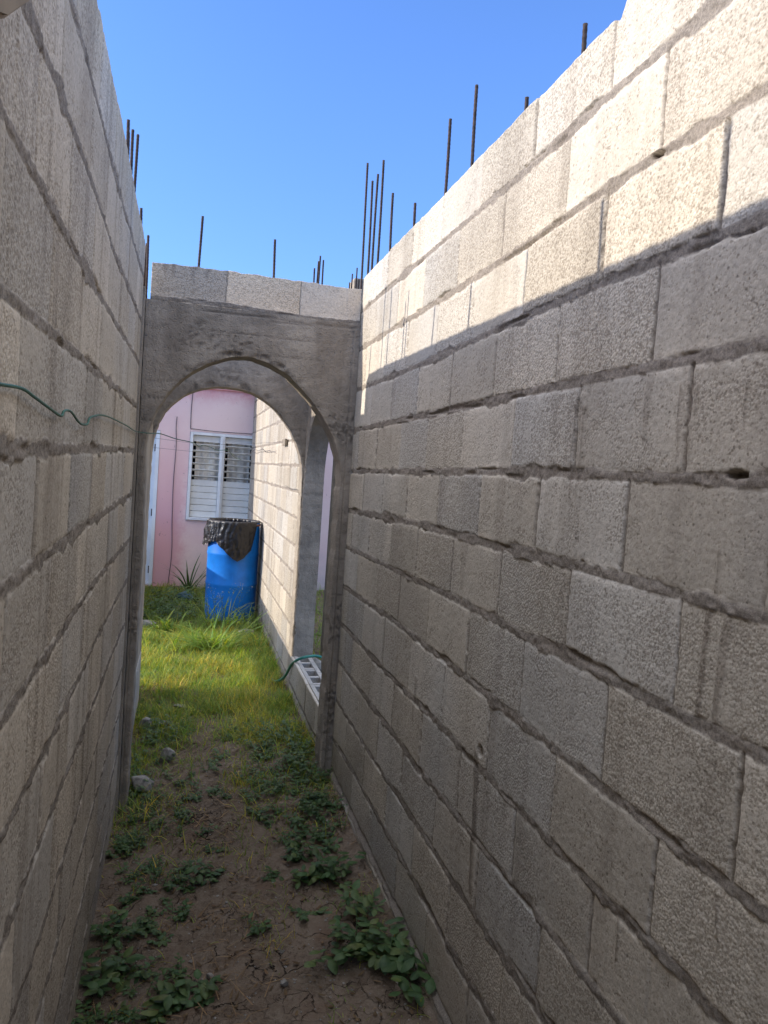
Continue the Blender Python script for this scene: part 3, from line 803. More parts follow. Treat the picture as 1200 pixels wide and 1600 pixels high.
for (y, z1, lb) in [(3.40, 1.370, 'taller bar of the front pair on top of the shaded wall'), (3.44, 1.335, 'thin bar hiding behind the front pair on the shaded wall'),
                    (3.70, 1.455, 'left bar of the close second pair on the shaded wall'), (3.82, 1.485, 'right bar of the close second pair on the shaded wall'),
                    (4.0601, 1.225, 'very short bar on the shaded wall between the pairs and the archway')]:
    rebar(-.281 if y > 4.05 else -.305, y, .98, z1, lb, (-.002, 0))
rebar(-.251, 4.22, .80, 1.15, 'taller bar in the gap between the shaded wall and the archway blocks', (0, .03))
rebar(-.2625, 4.22, .80, 1.11, 'shorter bar in the gap between the shaded wall and the archway blocks', (0, .03))
for y, od in ((1.37, 'nearest the camera'), (1.78, 'second from the camera'), (2.19, 'third from the camera'), (2.62, 'fourth from the camera'), (3.02, 'last before the front pair')):
    rebar(-.335, y, .98, 1.245, 'low bar on the far edge of the shaded wall, ' + od, (0, 0), group='short bars along the top of the shaded wall')
rebar(.004, 4.25, .95, 1.29, 'taller bar standing in the left block over the nearer archway')
rebar(.402, 4.25, .95, 1.222, 'shorter bar standing in the middle block over the nearer archway')
for x, z1, lb in [(.875, 1.551, 'shortest and leftmost of four bars behind the archway blocks'), (.898, 1.613, 'second of four bars behind the archway blocks'),
                  (.916, 1.655, 'highest of four bars behind the archway blocks'), (.951, 1.632, 'rightmost of four bars behind the archway blocks')]:
    rebar(x, 6.02 + random.uniform(-.03, .03), .97, z1, lb)
cs = empty('column_stub', (1.42, 7.1, 0))
tag(cs, 'weathered grey column stub with bars in front, far behind the archway blocks', 'column')
pb = MB(); pb.box((1.39, 7.0, -1.9), (1.60, 7.2, 1.78), .02); pb.box((1.335, 7.03, -1.9), (1.388, 7.17, 1.66), .015)
pb.build('concrete_core', M['cement_plain'], cs)
for i, (x, z) in enumerate([(1.345, 1.72), (1.365, 1.80), (1.405, 1.86), (1.43, 1.76)]):
    p = np.array([(x, 6.97, -1.8), (x + .003, 6.968, 0), (x, 6.97, z)])
    o = link('bar', tube_mesh('bar', smooth_path(p, 12), .007, 6), M['rebar']); put(o, cs)

# ------------------------------------------------------------------ pink house
H = empty('pink_house', (.5, 11.2, -1.8))
tag(H, 'single storey pink house with white louvred window behind the blue drum', 'house')
YH = 11.1
def wall_holes(name, xs, zs, holes, y0, depth, mat, parent):
    bm = bmesh.new()
    nx, nz = len(xs) - 1, len(zs) - 1
    solid = np.ones((nx, nz), bool)
    for i in range(nx):
        for j in range(nz):
            cx = (xs[i] + xs[i + 1]) / 2; cz = (zs[j] + zs[j + 1]) / 2
            for (a, b, c, d) in holes:
                if a < cx < b and c < cz < d: solid[i, j] = False
    vf = {}
    def v(i, j, k):
        if (i, j, k) not in vf: vf[(i, j, k)] = bm.verts.new((xs[i], y0 + k * depth, zs[j]))
        return vf[(i, j, k)]
    for i in range(nx):
        for j in range(nz):
            if not solid[i, j]: continue
            bm.faces.new((v(i, j, 0), v(i + 1, j, 0), v(i + 1, j + 1, 0), v(i, j + 1, 0)))
            bm.faces.new((v(i, j, 1), v(i, j + 1, 1), v(i + 1, j + 1, 1), v(i + 1, j, 1)))
            for di, dj, a, b in ((-1, 0, (i, j), (i, j + 1)), (1, 0, (i + 1, j + 1), (i + 1, j)), (0, -1, (i + 1, j), (i, j)), (0, 1, (i, j + 1), (i + 1, j + 1))):
                ii, jj = i + di, j + dj
                if 0 <= ii < nx and 0 <= jj < nz and solid[ii, jj]: continue
                bm.faces.new((v(*a, 0), v(*b, 0), v(*b, 1), v(*a, 1)))
    bmesh.ops.recalc_face_normals(bm, faces=bm.faces)
    me = bpy.data.meshes.new(name); bm.to_mesh(me); bm.free()
    return put(link(name, me, mat), parent)
wall_holes('wall', [-3.8, -1.25, -.37, .03, .955, 3.0, 4.0, 7.0], [-2.0, -1.77, -.825, .392, .412, 1.02, 1.4], [(-1.25, -.37, -1.77, .392), (.03, .955, -.825, .412)], YH, .18, M['pink'], H)
pb = MB(); pb.box((-3.82, YH - .03, 1.02), (7.02, YH - .002, 1.4), .005); pb.build('ring_beam', M['pink'], H)
pb = MB(); pb.box((-4.2, YH - .25, 1.405), (7.4, 17.3, 1.53), .01); pb.build('roof', M['roof'], H)
pb = MB(); pb.box((-3.8, YH + .19, -2), (-3.62, 17, 1.4)); pb.box((6.82, YH + .19, -2), (7.0, 17, 1.4)); pb.box((-3.6, 16.82, -2), (6.8, 17, 1.4))
pb.box((-3.6, YH + .75, -2), (6.8, YH + .8, 1.4))
pb.build('side_wall', M['pink'], H)
pb = MB(); pb.box((-.366, YH - .035, -2.0), (.0, YH - .002, -1.775), .006); pb.build('plinth', M['plinth'], H)
pb = MB(); pb.box((-1.3, YH - .45, -2.0), (-.40, YH - .04, -1.80), .015); pb.build('doorstep', M['block_plain'], H)
# door
dr = MB().box((-1.20, YH + .05, -1.765), (-.425, YH + .09, .345), .003).build('door', M['door'], H)
fr = MB()
fr.box((-.423, YH - .012, -1.768), (-.372, YH + .11, .388), .004); fr.box((-1.248, YH - .012, -1.768), (-1.202, YH + .11, .388), .004); fr.box((-1.201, YH - .012, .348), (-.424, YH + .11, .388), .004)
o = fr.build('door_frame', M['door'], dr)
for z in (.15, -.75, -1.55):
    o = MB().box((-.438, YH + .028, z - .05), (-.424, YH + .049, z + .05), .002).build('hinge', M['rebar'], dr)
kb = MB().box((-1.15, YH + .0, -.80), (-1.10, YH + .049, -.70), .008).build('handle', M['rebar'], dr)
# window
wn = empty('window', (.49, YH, -.2)); put(wn, H)
fm = MB()
fm.box((.033, YH - .03, -.822), (.075, YH + .08, .409), .004); fm.box((.908, YH - .03, -.822), (.952, YH + .08, .409), .004)
fm.box((.076, YH - .03, .370), (.907, YH + .08, .409), .004); fm.box((.076, YH - .035, -.822), (.907, YH + .08, -.785), .004)
fm.box((.445, YH - .03, -.784), (.512, YH + .08, .369), .004); fm.box((.470, YH - .045, -.784), (.487, YH - .032, .369), .003)
fm.build('frame', M['white'], wn)
for (a, b) in ((.079, .442), (.515, .905)):
    sl = MB(); n = 13; hgt = (.366 + .782) / n
    for i in range(n):
        zc = .366 - hgt * (i + .5)
        tilt = R(88) if i == 0 or i >= 7 else R(14)
        m = Matrix.Translation(((a + b) / 2, YH + .03, zc)) @ Matrix.Rotation(-tilt, 4, 'X') @ Matrix.Diagonal((b - a, hgt * (.93 if i >= 7 or i == 0 else 1.0), .006, 1))
        gm = bmesh.ops.create_cube(sl.bm, size=1, matrix=m)
    sl.build('louvre', M['slat'], wn)
cu_m = []
uu_ = np.linspace(.06, .93, 120); zz_ = np.linspace(-.82, .41, 8)
Xc, Zc = np.meshgrid(uu_, zz_)
Yc = YH + .12 + .025 * np.sin(Xc * 46 + np.sin(Zc * 2)) + .02 * vn(Xc * 9, Zc * 2, 8)
gap = (np.abs(Xc - .10) < .018) | (np.abs(Xc - .545) < .014) | (Xc > .885)
Vc = np.stack([Xc, Yc, Zc], -1).reshape(-1, 3); qd = quads(8, 120)
keep = ~gap.reshape(-1)[qd].any(1)
put(link('curtain', np_mesh('curtain', Vc, [qd[keep]]), M['curtain']), wn)
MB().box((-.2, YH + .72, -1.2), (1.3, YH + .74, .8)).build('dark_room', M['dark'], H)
# cable runs down the facade
for pts in ([(-.16, YH - .012, .60), (-.165, YH - .012, .45), (-.15, YH - .014, .2), (-.16, YH - .012, -.3), (-.15, YH - .012, -.8), (-.13, YH - .02, -1.3), (-.16, YH - .012, -1.78)],
            [(.035, YH - .01, 1.0), (.025, YH - .01, .7), (.03, YH - .01, .45)], [(.03, YH - .01, .45), (.4, YH - .012, .437), (.95, YH - .01, .445)]):
    put(link('cable', tube_mesh('cable', smooth_path(pts, 8), .005, 6), M['wire_dark']), H)

# ------------------------------------------------------------------ drum with its bag
DX, DY, DZ = .575, 8.92, -1.80
D = empty('plastic_drum', (DX, DY, DZ))
tag(D, 'tall blue plastic drum standing against the sunlit wall', 'drum')
def lathe(name, prof, n=64, c=(0, 0)):
    prof = np.array(prof); m = len(prof); a = np.arange(n) * 2 * np.pi / n
    V = np.stack([c[0] + prof[:, :1] * np.cos(a), c[1] + prof[:, :1] * np.sin(a), np.repeat(prof[:, 1:], n, 1)], -1).reshape(-1, 3)
    i = np.arange(m - 1)[:, None] * n; j = np.arange(n)[None]
    q = np.stack([i + j, i + (j + 1) % n, i + n + (j + 1) % n, i + n + j], -1).reshape(-1, 4)
    return np_mesh(name, V, [q])
ZT = -.655
pr = [(.0, DZ + .004), (.255, DZ + .004), (.272, DZ + .03), (.282, DZ + .10), (.286, DZ + .3), (.287, DZ + .42), (.292, DZ + .435), (.292, DZ + .455), (.287, DZ + .47), (.287, DZ + .76), (.292, DZ + .775), (.292, DZ + .795), (.287, DZ + .81),
      (.286, ZT - .10), (.282, ZT - .03), (.286, ZT - .012), (.283, ZT), (.274, ZT), (.270, ZT - .03), (.272, ZT - .3), (.272, DZ + .03), (.0, DZ + .02)]
put(link('body', lathe('body', pr, 72, (DX, DY)), M['drum']), D)
put(link('rim', lathe('rim', [(.287, ZT - .034), (.2925, ZT - .03), (.2925, ZT - .016), (.288, ZT - .012)], 72, (DX, DY)), M['rust']), D)
# bag: from inside the mouth, over the rim, down the camera side
na, ns_ = 420, 70
th = np.linspace(R(-38), R(322), na)          # all the way round the mouth, long on the side facing the alley
hem_a = [-38, 0, 60, 100, 125, 150, 175, 200, 225, 245, 262, 275, 290, 304, 312, 322]
hem_l = [.012, .012, .012, .03, .14, .22, .30, .27, .22, .31, .39, .43, .39, .31, .17, .012]
L_ = np.interp(np.degrees(th), hem_a, hem_l) + .012 * (vn(th * 9, th * 0, 31) - .5) * (np.interp(np.degrees(th), hem_a, hem_l) > .05)
sA = np.linspace(0, 1, ns_)[:, None]
dd = -.16 + (L_[None] + .16) * sA                     # <0 inside, >0 outside
TH = np.broadcast_to(th[None], dd.shape)
fold = (np.sin(TH * 15 + 5 * np.sin(TH * 4 + 5 * dd) + 8 * vn(TH * 2, dd * 6, 77)) * .55 + np.sin(TH * 37 + 14 * dd + 9 * vn(TH * 3, dd * 9, 78)) * .35)
r_out = .303 + .012 * sstep(0, .25, dd) + (.014 + .02 * np.clip(dd, 0, 1)) * fold * (.65 - .4 * sstep(R(225), R(260), TH)) + .035 * sstep(R(205), R(160), TH) * sstep(.02, .15, dd) * (.6 + .8 * vn(TH * 6, dd * 18, 32)) + .012 * (fbm(TH * 10, dd * 30, 33) - .5)
r_in = .262 + .02 * dd + .01 * fold
k_ = sstep(-.02, .02, dd)
rad = r_in * (1 - k_) + r_out * k_
zz_ = np.where(dd < 0, ZT + .012 + dd, ZT + .012 - dd) + .008 * np.exp(-(dd / .02) ** 2)
Vb = np.stack([DX + rad * np.cos(TH), DY + rad * np.sin(TH), zz_], -1).reshape(-1, 3)
bo = link('garbage_bag', np_mesh('garbage_bag', Vb, [quads(ns_, na)]), M['bag'])
tag(bo, 'crumpled black bag liner hanging over the rim of the blue drum', 'garbage bag')

# ------------------------------------------------------------------ unseen shadow casters added on the open side of the yard
fo = block_face('block_wall', M['block'], (-.60, 0, 0), (0, 1, 0), (1, 0, 0), np.arange(8.25, 10.9, .03), -2.0, lambda u: -.75 + 0 * u, [J((0, np.mean(j[1]))) for j in LJ][9:], bond(.1, .3, .4, 99), .15, 90, 801)
tag(fo, 'unseen waist high block wall added to shade the yard by the doorstep', 'wall')
pb = MB()
pb.box((-.66, 5.98, -1.08), (-.625, 8.24, -.92), .004); pb.box((-.66, 5.98, -.91), (-.625, 8.24, -.75), .004)
for y in (6.03, 8.15): pb.box((-.74, y - .04, -1.95), (-.662, y + .04, -.72), .004)
o = pb.build('shade_planks', M['wood']); tag(o, 'unseen pair of raised planks added to shade the foot of the yard wall', 'shadow caster')

# ------------------------------------------------------------------ wires and hose
XW = -.2455
zp = [(XW, y, z) for y, z in [(.80, .082), (1.0, .080), (1.124, .084), (1.264, .091), (1.364, .086), (1.50, .078), (1.641, .071), (1.68, .083), (1.75, .088), (1.81, .084), (1.88, .074), (1.954, .069), (2.057, .0735), (2.09, .088), (2.136, .096),
      (2.35, .113), (2.653, .122), (3.3, .122), (4.0, .130)]] + [(-.187, 4.2, .133), (-.147, 4.43, .141), (-.067, 4.67, .122), (.011, 4.9, .114), (.048, 5.13, .110), (.076, 5.37, .100), (.110, 5.6, .120), (.166, 5.83, .115), (.226, 6.07, .099), (.316, 6.3, .104), (.366, 6.53, .068), (.408, 6.77, .051), (.473, 7.0, .045)]
zp = [(x, y, z + .004 * math.sin(y * 31)) if y > 3 else (x, y, z) for x, y, z in zp]
o = link('wire', tube_mesh('wire', smooth_path(zp, 6), .0027, 7), M['wire_green']); tag(o, 'kinked dark green wire along the shaded wall and through the archways', 'wire')
o = link('wire', tube_mesh('wire', smooth_path([(-.26, 6.12, .155), (.2, 6.5, .148), (.86, 7.1, .235)], 10), .0012, 6), M['wire_dark']); tag(o, 'upper of two thin wires stretched across the yard to the wooden block', 'wire', 'thin wires across the yard')
o = link('wire', tube_mesh('wire', smooth_path([(-.26, 6.12, .082), (.2, 6.8, .085), (.87, 8.5, .158)], 10), .0012, 6), M['wire_dark']); tag(o, 'lower of two thin wires stretched across the yard', 'wire', 'thin wires across the yard')
# tangled ends hanging at the sunlit wall
for k in range(3):
    p = [(.70 - .06 * k, 7.6 + .2 * k, .18 - .04 * k)]
    for i in range(9): p.append((p[-1][0] + .03, p[-1][1] - random.uniform(-.05, .09), p[-1][2] + random.uniform(-.03, .035)))
    p = [q for q in p if q[0] < .868]
    o = link('wire', tube_mesh('wire', smooth_path(p, 5), .002, 5), M['wire_dark']); tag(o, ('topmost', 'middle', 'lowest')[k] + ' of three frayed wire ends curling in front of the sunlit yard wall', 'wire', 'frayed wire ends by the sunlit wall')
hz = float(ground_z(.80, 6.1))
o = link('hose', tube_mesh('hose', smooth_path([(.77, 6.35, hz + .0), (.80, 6.17, hz + .02), (.838, 5.95, hz + .12), (.862, 5.78, hz + .26), (.90, 5.66, -1.425), (.97, 5.66, -1.405), (1.06, 5.70, -1.415), (1.2, 5.8, -1.50), (1.5, 6.0, -1.73)], 10), .0105, 10), M['hose'])
tag(o, 'green garden hose looped over the hollow block sill', 'hose')

# ------------------------------------------------------------------ stones
def stone(name, loc, size, label, seed, cat='stone', rot=0, mat=None, sub=4):
    bm = bmesh.new(); bmesh.ops.create_icosphere(bm, subdivisions=sub, radius=1)
    rr = np.random.default_rng(seed); pl = [(Vector(rr.normal(size=3)).normalized(), rr.uniform(.42, .78)) for _ in range(12)]
    for v in bm.verts:
        p = v.co.copy()
        for n_, d in pl:
            q = p.dot(n_)
            if q > d: p -= n_ * (q - d) * .92
        c = p
        k = .08 * (float(vn(c.x * 3 + 9, c.y * 3 + c.z * 2.3, seed)) - .5) + .05 * (float(vn(c.x * 9 + c.z * 7, c.y * 9 + 5, seed + 1)) - .5)
        v.co = p * (1 + k)
    me = bpy.data.meshes.new(name)
    bmesh.ops.scale(bm, vec=size, verts=bm.verts); bm.to_mesh(me); bm.free()
    o = link(name, me, mat or M['stone']); o.location = loc; o.rotation_euler = (0, rot * .3, rot)
    tag(o, label, cat)
    return o
def gz(x, y): return float(ground_z(x, y))
stone('stone', (-.135, 4.40, gz(-.13, 4.4) + .025), (.075, .095, .06), 'big pale stone among the weeds near the shaded wall', 3, rot=.5)
stone('stone', (-.02, 4.74, gz(-.02, 4.74) + .022), (.055, .06, .06), 'upright whitish stone just beyond the big pale one', 5, rot=1.1)
stone('stone', (-.02, 5.32, gz(-.02, 5.32) + .012), (.075, .055, .022), 'flat light slab lying in the grass edge', 8, rot=.2)
stone('stone', (.06, 5.68, gz(.06, 5.68) + .012), (.07, .05, .022), 'flat slab half buried in the shaded grass, farthest of the two', 9, rot=.9)
stone('stone', (-.17, 5.35, gz(-.17, 5.35) + .02), (.07, .06, .045), 'rounded rubble stone against the pale sill at the left', 12, rot=1.4)
stone('stone', (1.20, 6.35, gz(1.2, 6.35) + .06), (.14, .15, .12), 'white boulder seen through the side arch', 14, rot=.7)
stone('stone', (.72, 8.05, gz(.72, 8.05) + .02), (.11, .07, .035), 'grey slab in the grass in front of the drum', 15, rot=.4)
stone('stone', (.18, 2.66, gz(.18, 2.66) + .006), (.018, .018, .012), 'lone pebble on the bare path at the front', 16, rot=.4, sub=3)
stone('stone', (.42, 2.50, gz(.42, 2.5) + .008), (.022, .018, .014), 'pale pebble on the path at the bottom edge of the picture', 17, rot=.4, sub=3)
stone('stone', (-.30, 8.32, gz(-.3, 8.32) + .03), (.13, .05, .075), 'pale kerb stone at the left edge of the sunlit grass', 18, rot=.05)
tb = stone('basin', (.06, 10.0, gz(.06, 10) + .06), (.17, .15, .10), 'dark teal plastic basin in the weeds left of the drum', 40, 'basin', mat=M['teal'])
# loose grit
gr_n = 900
gxx = rng.uniform(-.22, .84, gr_n); gyy = 2.2 + 2.6 * rng.random(gr_n) ** 1.3
VV = []; FF = []
octv = np.array([(1, 0, 0), (0, 1, 0), (-1, 0, 0), (0, -1, 0), (0, 0, .7), (0, 0, -.7)]); octf = np.array([(0, 1, 4), (1, 2, 4), (2, 3, 4), (3, 0, 4), (1, 0, 5), (2, 1, 5), (3, 2, 5), (0, 3, 5)])
sz = rng.uniform(.0015, .006, gr_n) * (1 + 1.0 * (rng.random(gr_n) > .96))
base = np.stack([gxx, gyy, ground_z(gxx, gyy) + sz * .3], -1)
jit = rng.uniform(.6, 1.3, (gr_n, 6, 1))
VV = (base[:, None] + octv[None] * sz[:, None, None] * jit).reshape(-1, 3)
FF = (octf[None] + 6 * np.arange(gr_n)[:, None, None]).reshape(-1, 3)
o = link('grit', np_mesh('grit', VV, [FF], smooth=False), M['stone']); tag(o, 'fine grit and crumbs of stone on the bare path', 'grit', kind='stuff')

# ------------------------------------------------------------------ plants
def strips(base, az, length, pitch, bend, width, prof_s, prof_w, fold=0.0, curl=None):
    """leaf or blade strips: returns V, F; three verts across."""
    n = len(az); m = len(prof_s)
    s = np.asarray(prof_s); pw = np.asarray(prof_w)
    ds = np.diff(s)
    P = np.zeros((n, m, 3)); P[:, 0] = base
    azm = az[:, None] + (0 if curl is None else curl[:, None] * s[None])
    pit = pitch[:, None] - bend[:, None] * s[None]
    D = np.stack([np.cos(pit) * np.cos(azm), np.cos(pit) * np.sin(azm), np.sin(pit)], -1)
    for i in range(1, m): P[:, i] = P[:, i - 1] + (D[:, i - 1] + D[:, i]) / 2 * ds[i - 1] * length[:, None]
    side = np.stack([-np.sin(azm), np.cos(azm), 0 * azm], -1)
    up = np.cross(D, side)
    wv = (width[:, None] * pw[None])[..., None] * .5
    Lf = P + side * wv + up * wv * fold * -1; Rt = P - side * wv + up * wv * fold * -1
    if fold:
        V = np.stack([Lf, P, Rt], 2).reshape(-1, 3); k = 3
    else:
        V = np.stack([Lf, Rt], 2).reshape(-1, 3); k = 2
    a = (np.arange(n) * m * k)[:, None, None]; i = (np.arange(m - 1) * k)[None, :, None]; j = np.arange(k - 1)[None, None]
    q = np.stack([a + i + j, a + i + j + 1, a + i + k + j + 1, a + i + k + j], -1).reshape(-1, 4)
    return V, q, m * k
def merge(parts):
    V = []; F = []; T = []; off = 0
    for v, f, t in parts: V.append(v); F.append(f + off); T.append(t); off += len(v)
    return np.concatenate(V), np.concatenate(F), np.concatenate(T)
def tints(n, k, lo=.75, hi=1.25, yellow=0.0):
    b = rng.uniform(lo, hi, (n, 1)); y = rng.random((n, 1)) ** 3 * yellow
    t = b * np.concatenate([1 + y * 1.6, 1 + y * .45, 1 + y * .1], 1)
    return np.repeat(t, k, 0)
def grass(name, xs, ys, hmin, hmax, width, label, keep=None, yellow=.5, kind='stuff', pitchlo=45, mat='grass', cat='grass'):
    n = len(xs)
    base = np.stack([xs, ys, ground_z(xs, ys) - .004], -1)
    L = (hmin + (hmax - hmin) * rng.random(n) ** 1.6) * (.45 + 1.1 * fbm(xs * 6, ys * 6, 61))
    v, f, k = strips(base, rng.uniform(0, 6.283, n), L, R(pitchlo) + rng.random(n) * R(88 - pitchlo), rng.uniform(.3, 1.5, n), rng.uniform(.6, 1.3, n) * width, [0, .45, .8, 1], [1, .8, .5, .05])
    pt = sstep(.48, .66, fbm(xs * 3.7, ys * 3.7, 64))[:, None]
    t = tints(n, k, .7, 1.3, yellow) * np.repeat(1 + pt * np.array([[.38, .12, .2]]), k, 0)
    return v, f, t
def scatter(n, x0, x1, y0, y1, dens):
    x = rng.uniform(x0, x1, n); y = rng.uniform(y0, y1, n)
    ok = rng.random(n) < dens(x, y)
    return x[ok], y[ok]
# lawn of the yard, thinning out into the alley
def dl(x, y):
    clear = 1 - .8 * sstep(.60, .70, fbm(x * 4.1 + 3, y * 3.1, 69))
    d = sstep(3.3, 6.0, y) * .9 + .03
    patch = sstep(.40, .60, fbm(x * 3.3, y * 2.6, 66))
    d = d * (.25 + .75 * np.maximum(patch, sstep(5.8, 6.6, y)))
    bare = sstep(.55, .0, np.abs(x - .22) / .35) * sstep(5.4, 4.4, y)
    return np.clip(d * (1 - bare) * clear, 0, 1)
x1, y1 = scatter(105000, -.45, .87, 3.4, 8.3, dl)
x2, y2 = scatter(26000, -.6, .87, 8.2, 11.05, lambda x, y: .65 * (.3 + .7 * fbm(x * 4, y * 4, 67)))
x3, y3 = scatter(26000, 1.06, 4.2, 4.6, 11.0, lambda x, y: .8 * (.3 + .7 * fbm(x * 3, y * 3, 68)))
p1 = grass('g', x1, y1, .03, .13, .0048, '', yellow=1.3, pitchlo=25)
p2 = grass('g', x2, y2, .05, .16, .0055, '', yellow=.5)
p3 = grass('g', x3, y3, .05, .16, .007, '', yellow=.4)
x4, y4 = scatter(5200, -.23, .86, 2.2, 4.7, lambda x, y: sstep(.46, .66, fbm(x * 5, y * 5, 70)))
p4 = grass('g', x4, y4, .015, .075, .0028, '', yellow=1.6, pitchlo=10)
V, F, T = merge([p1, p2, p3, p4])
o = link('grass', np_mesh('grass', V, [F], {'tint': T}), M['grass']); tag(o, 'short green grass carpeting the yard beyond the archways', 'grass', kind='stuff')
# dry blades and litter on the path
n = 1500
xs = rng.uniform(-.24, .86, n); ys = 2.2 + 4.2 * rng.random(n) ** 1.3
ok = fbm(xs * 4, ys * 4, 90) > .44
xs = xs[ok]; ys = ys[ok]; n = len(xs)
v, f, k = strips(np.stack([xs, ys, ground_z(xs, ys) + .006], -1), rng.uniform(0, 6.28, n), rng.uniform(.03, .13, n), rng.uniform(0, .35, n), rng.uniform(-.1, .6, n), rng.uniform(.002, .0045, n), [0, .5, 1], [1, .8, .3])
xs = rng.uniform(-.24, .86, 900); ys = 2.2 + 3.4 * rng.random(900)
v2, f2, k2 = strips(np.stack([xs, ys, ground_z(xs, ys) + .006], -1), rng.uniform(0, 6.28, 900), rng.uniform(.012, .04, 900), rng.uniform(-.1, .4, 900), rng.uniform(-.6, .8, 900), rng.uniform(.006, .016, 900), [0, .3, .7, 1], [.2, 1, .8, .1], .3)
V, F, T = merge([(v, f, tints(n, k, .5, 1.3)), (v2, f2, tints(900, k2, .35, .9))])
o = link('litter', np_mesh('litter', V, [F], {'tint': T}), M['straw']); tag(o, 'dry straw and dead leaves scattered over the bare earth', 'litter', kind='stuff')

LS = [0, .15, .4, .65, .87, 1]; LW = [.12, .62, 1, .86, .48, .04]
def weed(cx, cy, rad, nst, leaf, hgt, per=6, bz=None, spread=1.0, squash=1.0, yel=.5):
    """one bushy weed: stems fanned from the root, broad leaves along them"""
    parts = []
    z0 = gz(cx, cy) if bz is None else bz
    for s in range(nst):
        a = rng.uniform(0, 6.283); ln = hgt * rng.uniform(.55, 1.15)
        p0 = np.array([cx + rng.normal() * rad * .22, cy + rng.normal() * rad * .22 * squash, z0])
        pt = rng.uniform(.35, 1.35); be = rng.uniform(.0, .7)
        v, f, k = strips(p0[None], np.array([a]), np.array([ln]), np.array([pt]), np.array([be]), np.array([.003]), [0, .25, .5, .75, 1], [1, 1, .9, .8, .5])
        parts.append((v, f, np.tile([.8, .8, .7], (len(v), 1))))
        sp = (v[0::2] + v[1::2]) / 2
        n = per
        t = np.linspace(.25, 1, n)
        idx = t * 4; i0 = np.minimum(idx.astype(int), 3); fr_ = (idx - i0)[:, None]
        b = sp[i0] * (1 - fr_) + sp[i0 + 1] * fr_
        az = a + np.where(np.arange(n) % 2, 1.2, -1.2) + rng.normal(size=n) * .5; az[-1] = a
        L = leaf * rng.uniform(.65, 1.2, n)
        v, f, k = strips(b, az, L, rng.uniform(-.15, .75, n), rng.uniform(.3, 1.2, n), L * rng.uniform(.5, .68, n), LS, LW, .32)
        parts.append((v, f, tints(n, k, .72, 1.25, yel)))
    return merge(parts)
def plant(name, parts, mat, label, cat='plant', group=None, kind=None, loc=None):
    V, F, T = parts
    o = link(name, np_mesh(name, V, [F], {'tint': T}), M[mat]); tag(o, label, cat, group, kind); return o
# plants one can point at
plant('weed_plant', merge([weed(.69, 2.62, .13, 16, .054, .15), weed(.77, 2.52, .1, 8, .06, .12), weed(.74, 2.78, .1, 9, .042, .14)]), 'weed_pale', 'largest broadleaf weed at the foot of the sunlit wall, nearest the front', 'weed')
plant('weed_plant', merge([weed(.70, 3.10, .12, 12, .05, .13), weed(.60, 3.17, .1, 8, .045, .11)]), 'weed', 'round leafy weed second from the front along the sunlit wall', 'weed')
plant('weed_plant', weed(.17, 3.30, .06, 7, .045, .11), 'weed', 'small weed with an upright sprig standing alone on the left of the path', 'weed')
plant('weed_plant', weed(.37, 2.87, .05, 6, .03, .06), 'weed', 'tiny weed in the middle of the bare path', 'weed')
plant('weed_plant', weed(.545, 2.90, .05, 6, .03, .06), 'weed', 'tiny weed right of the middle of the path', 'weed')
plant('weed_plant', weed(.14, 2.58, .07, 8, .05, .07), 'weed', 'low rosette weed on the left of the path at the bottom', 'weed')
plant('weed_plant', weed(.045, 2.57, .06, 6, .06, .07), 'weed_pale', 'weed with two pale round leaves at the bottom left of the path', 'weed')
plant('weed_plant', weed(-.17, 2.74, .09, 9, .055, .12), 'weed', 'large dark weed hugging the foot of the shaded wall at the front', 'weed')
plant('weed_plant', weed(-.14, 3.02, .1, 9, .045, .11), 'weed', 'second weed from the front at the foot of the shaded wall', 'weed')
plant('weed_plant', weed(.86, 2.34, .08, 9, .06, .12), 'weed', 'weed at the bottom edge tucked against the foot of the sunlit wall', 'weed')
# the mat of weeds along both walls
pp_ = []
for (x0, x1, y0, y1, n, lf, hg) in [(-.22, .12, 2.45, 3.35, 40, .025, .055), (-.22, .12, 3.35, 4.3, 52, .023, .06), (-.2, .1, 4.3, 5.4, 30, .03, .09),
                                   (.50, .84, 3.3, 4.2, 44, .030, .09), (.48, .82, 4.2, 5.0, 44, .030, .11), (.25, .6, 3.9, 5.2, 24, .026, .06), (.3, .6, 3.2, 4.0, 8, .026, .05), (.05, .3, 3.4, 4.6, 14, .026, .05),
                                   (-.2, .8, 5.0, 5.9, 18, .022, .05), (-.35, .35, 8.5, 10.6, 60, .05, .22), (-.3, .25, 8.7, 9.6, 30, .04, .25), (.25, .85, 8.15, 8.6, 26, .035, .20), (1.1, 3, 6, 10, 20, .05, .2)]:
    for i in range(n):
        a = rng.random() ** (1.5 if x0 < 0 else .7)
        pp_.append(weed(x0 + (x1 - x0) * a, rng.uniform(y0, y1), .06, rng.integers(3, 7), lf * rng.uniform(.7, 1.2), hg * rng.uniform(.6, 1.2), 5))
plant('weeds', merge(pp_), 'weed', 'mat of small leafy weeds creeping along both walls and the yard', 'weeds', kind='stuff')
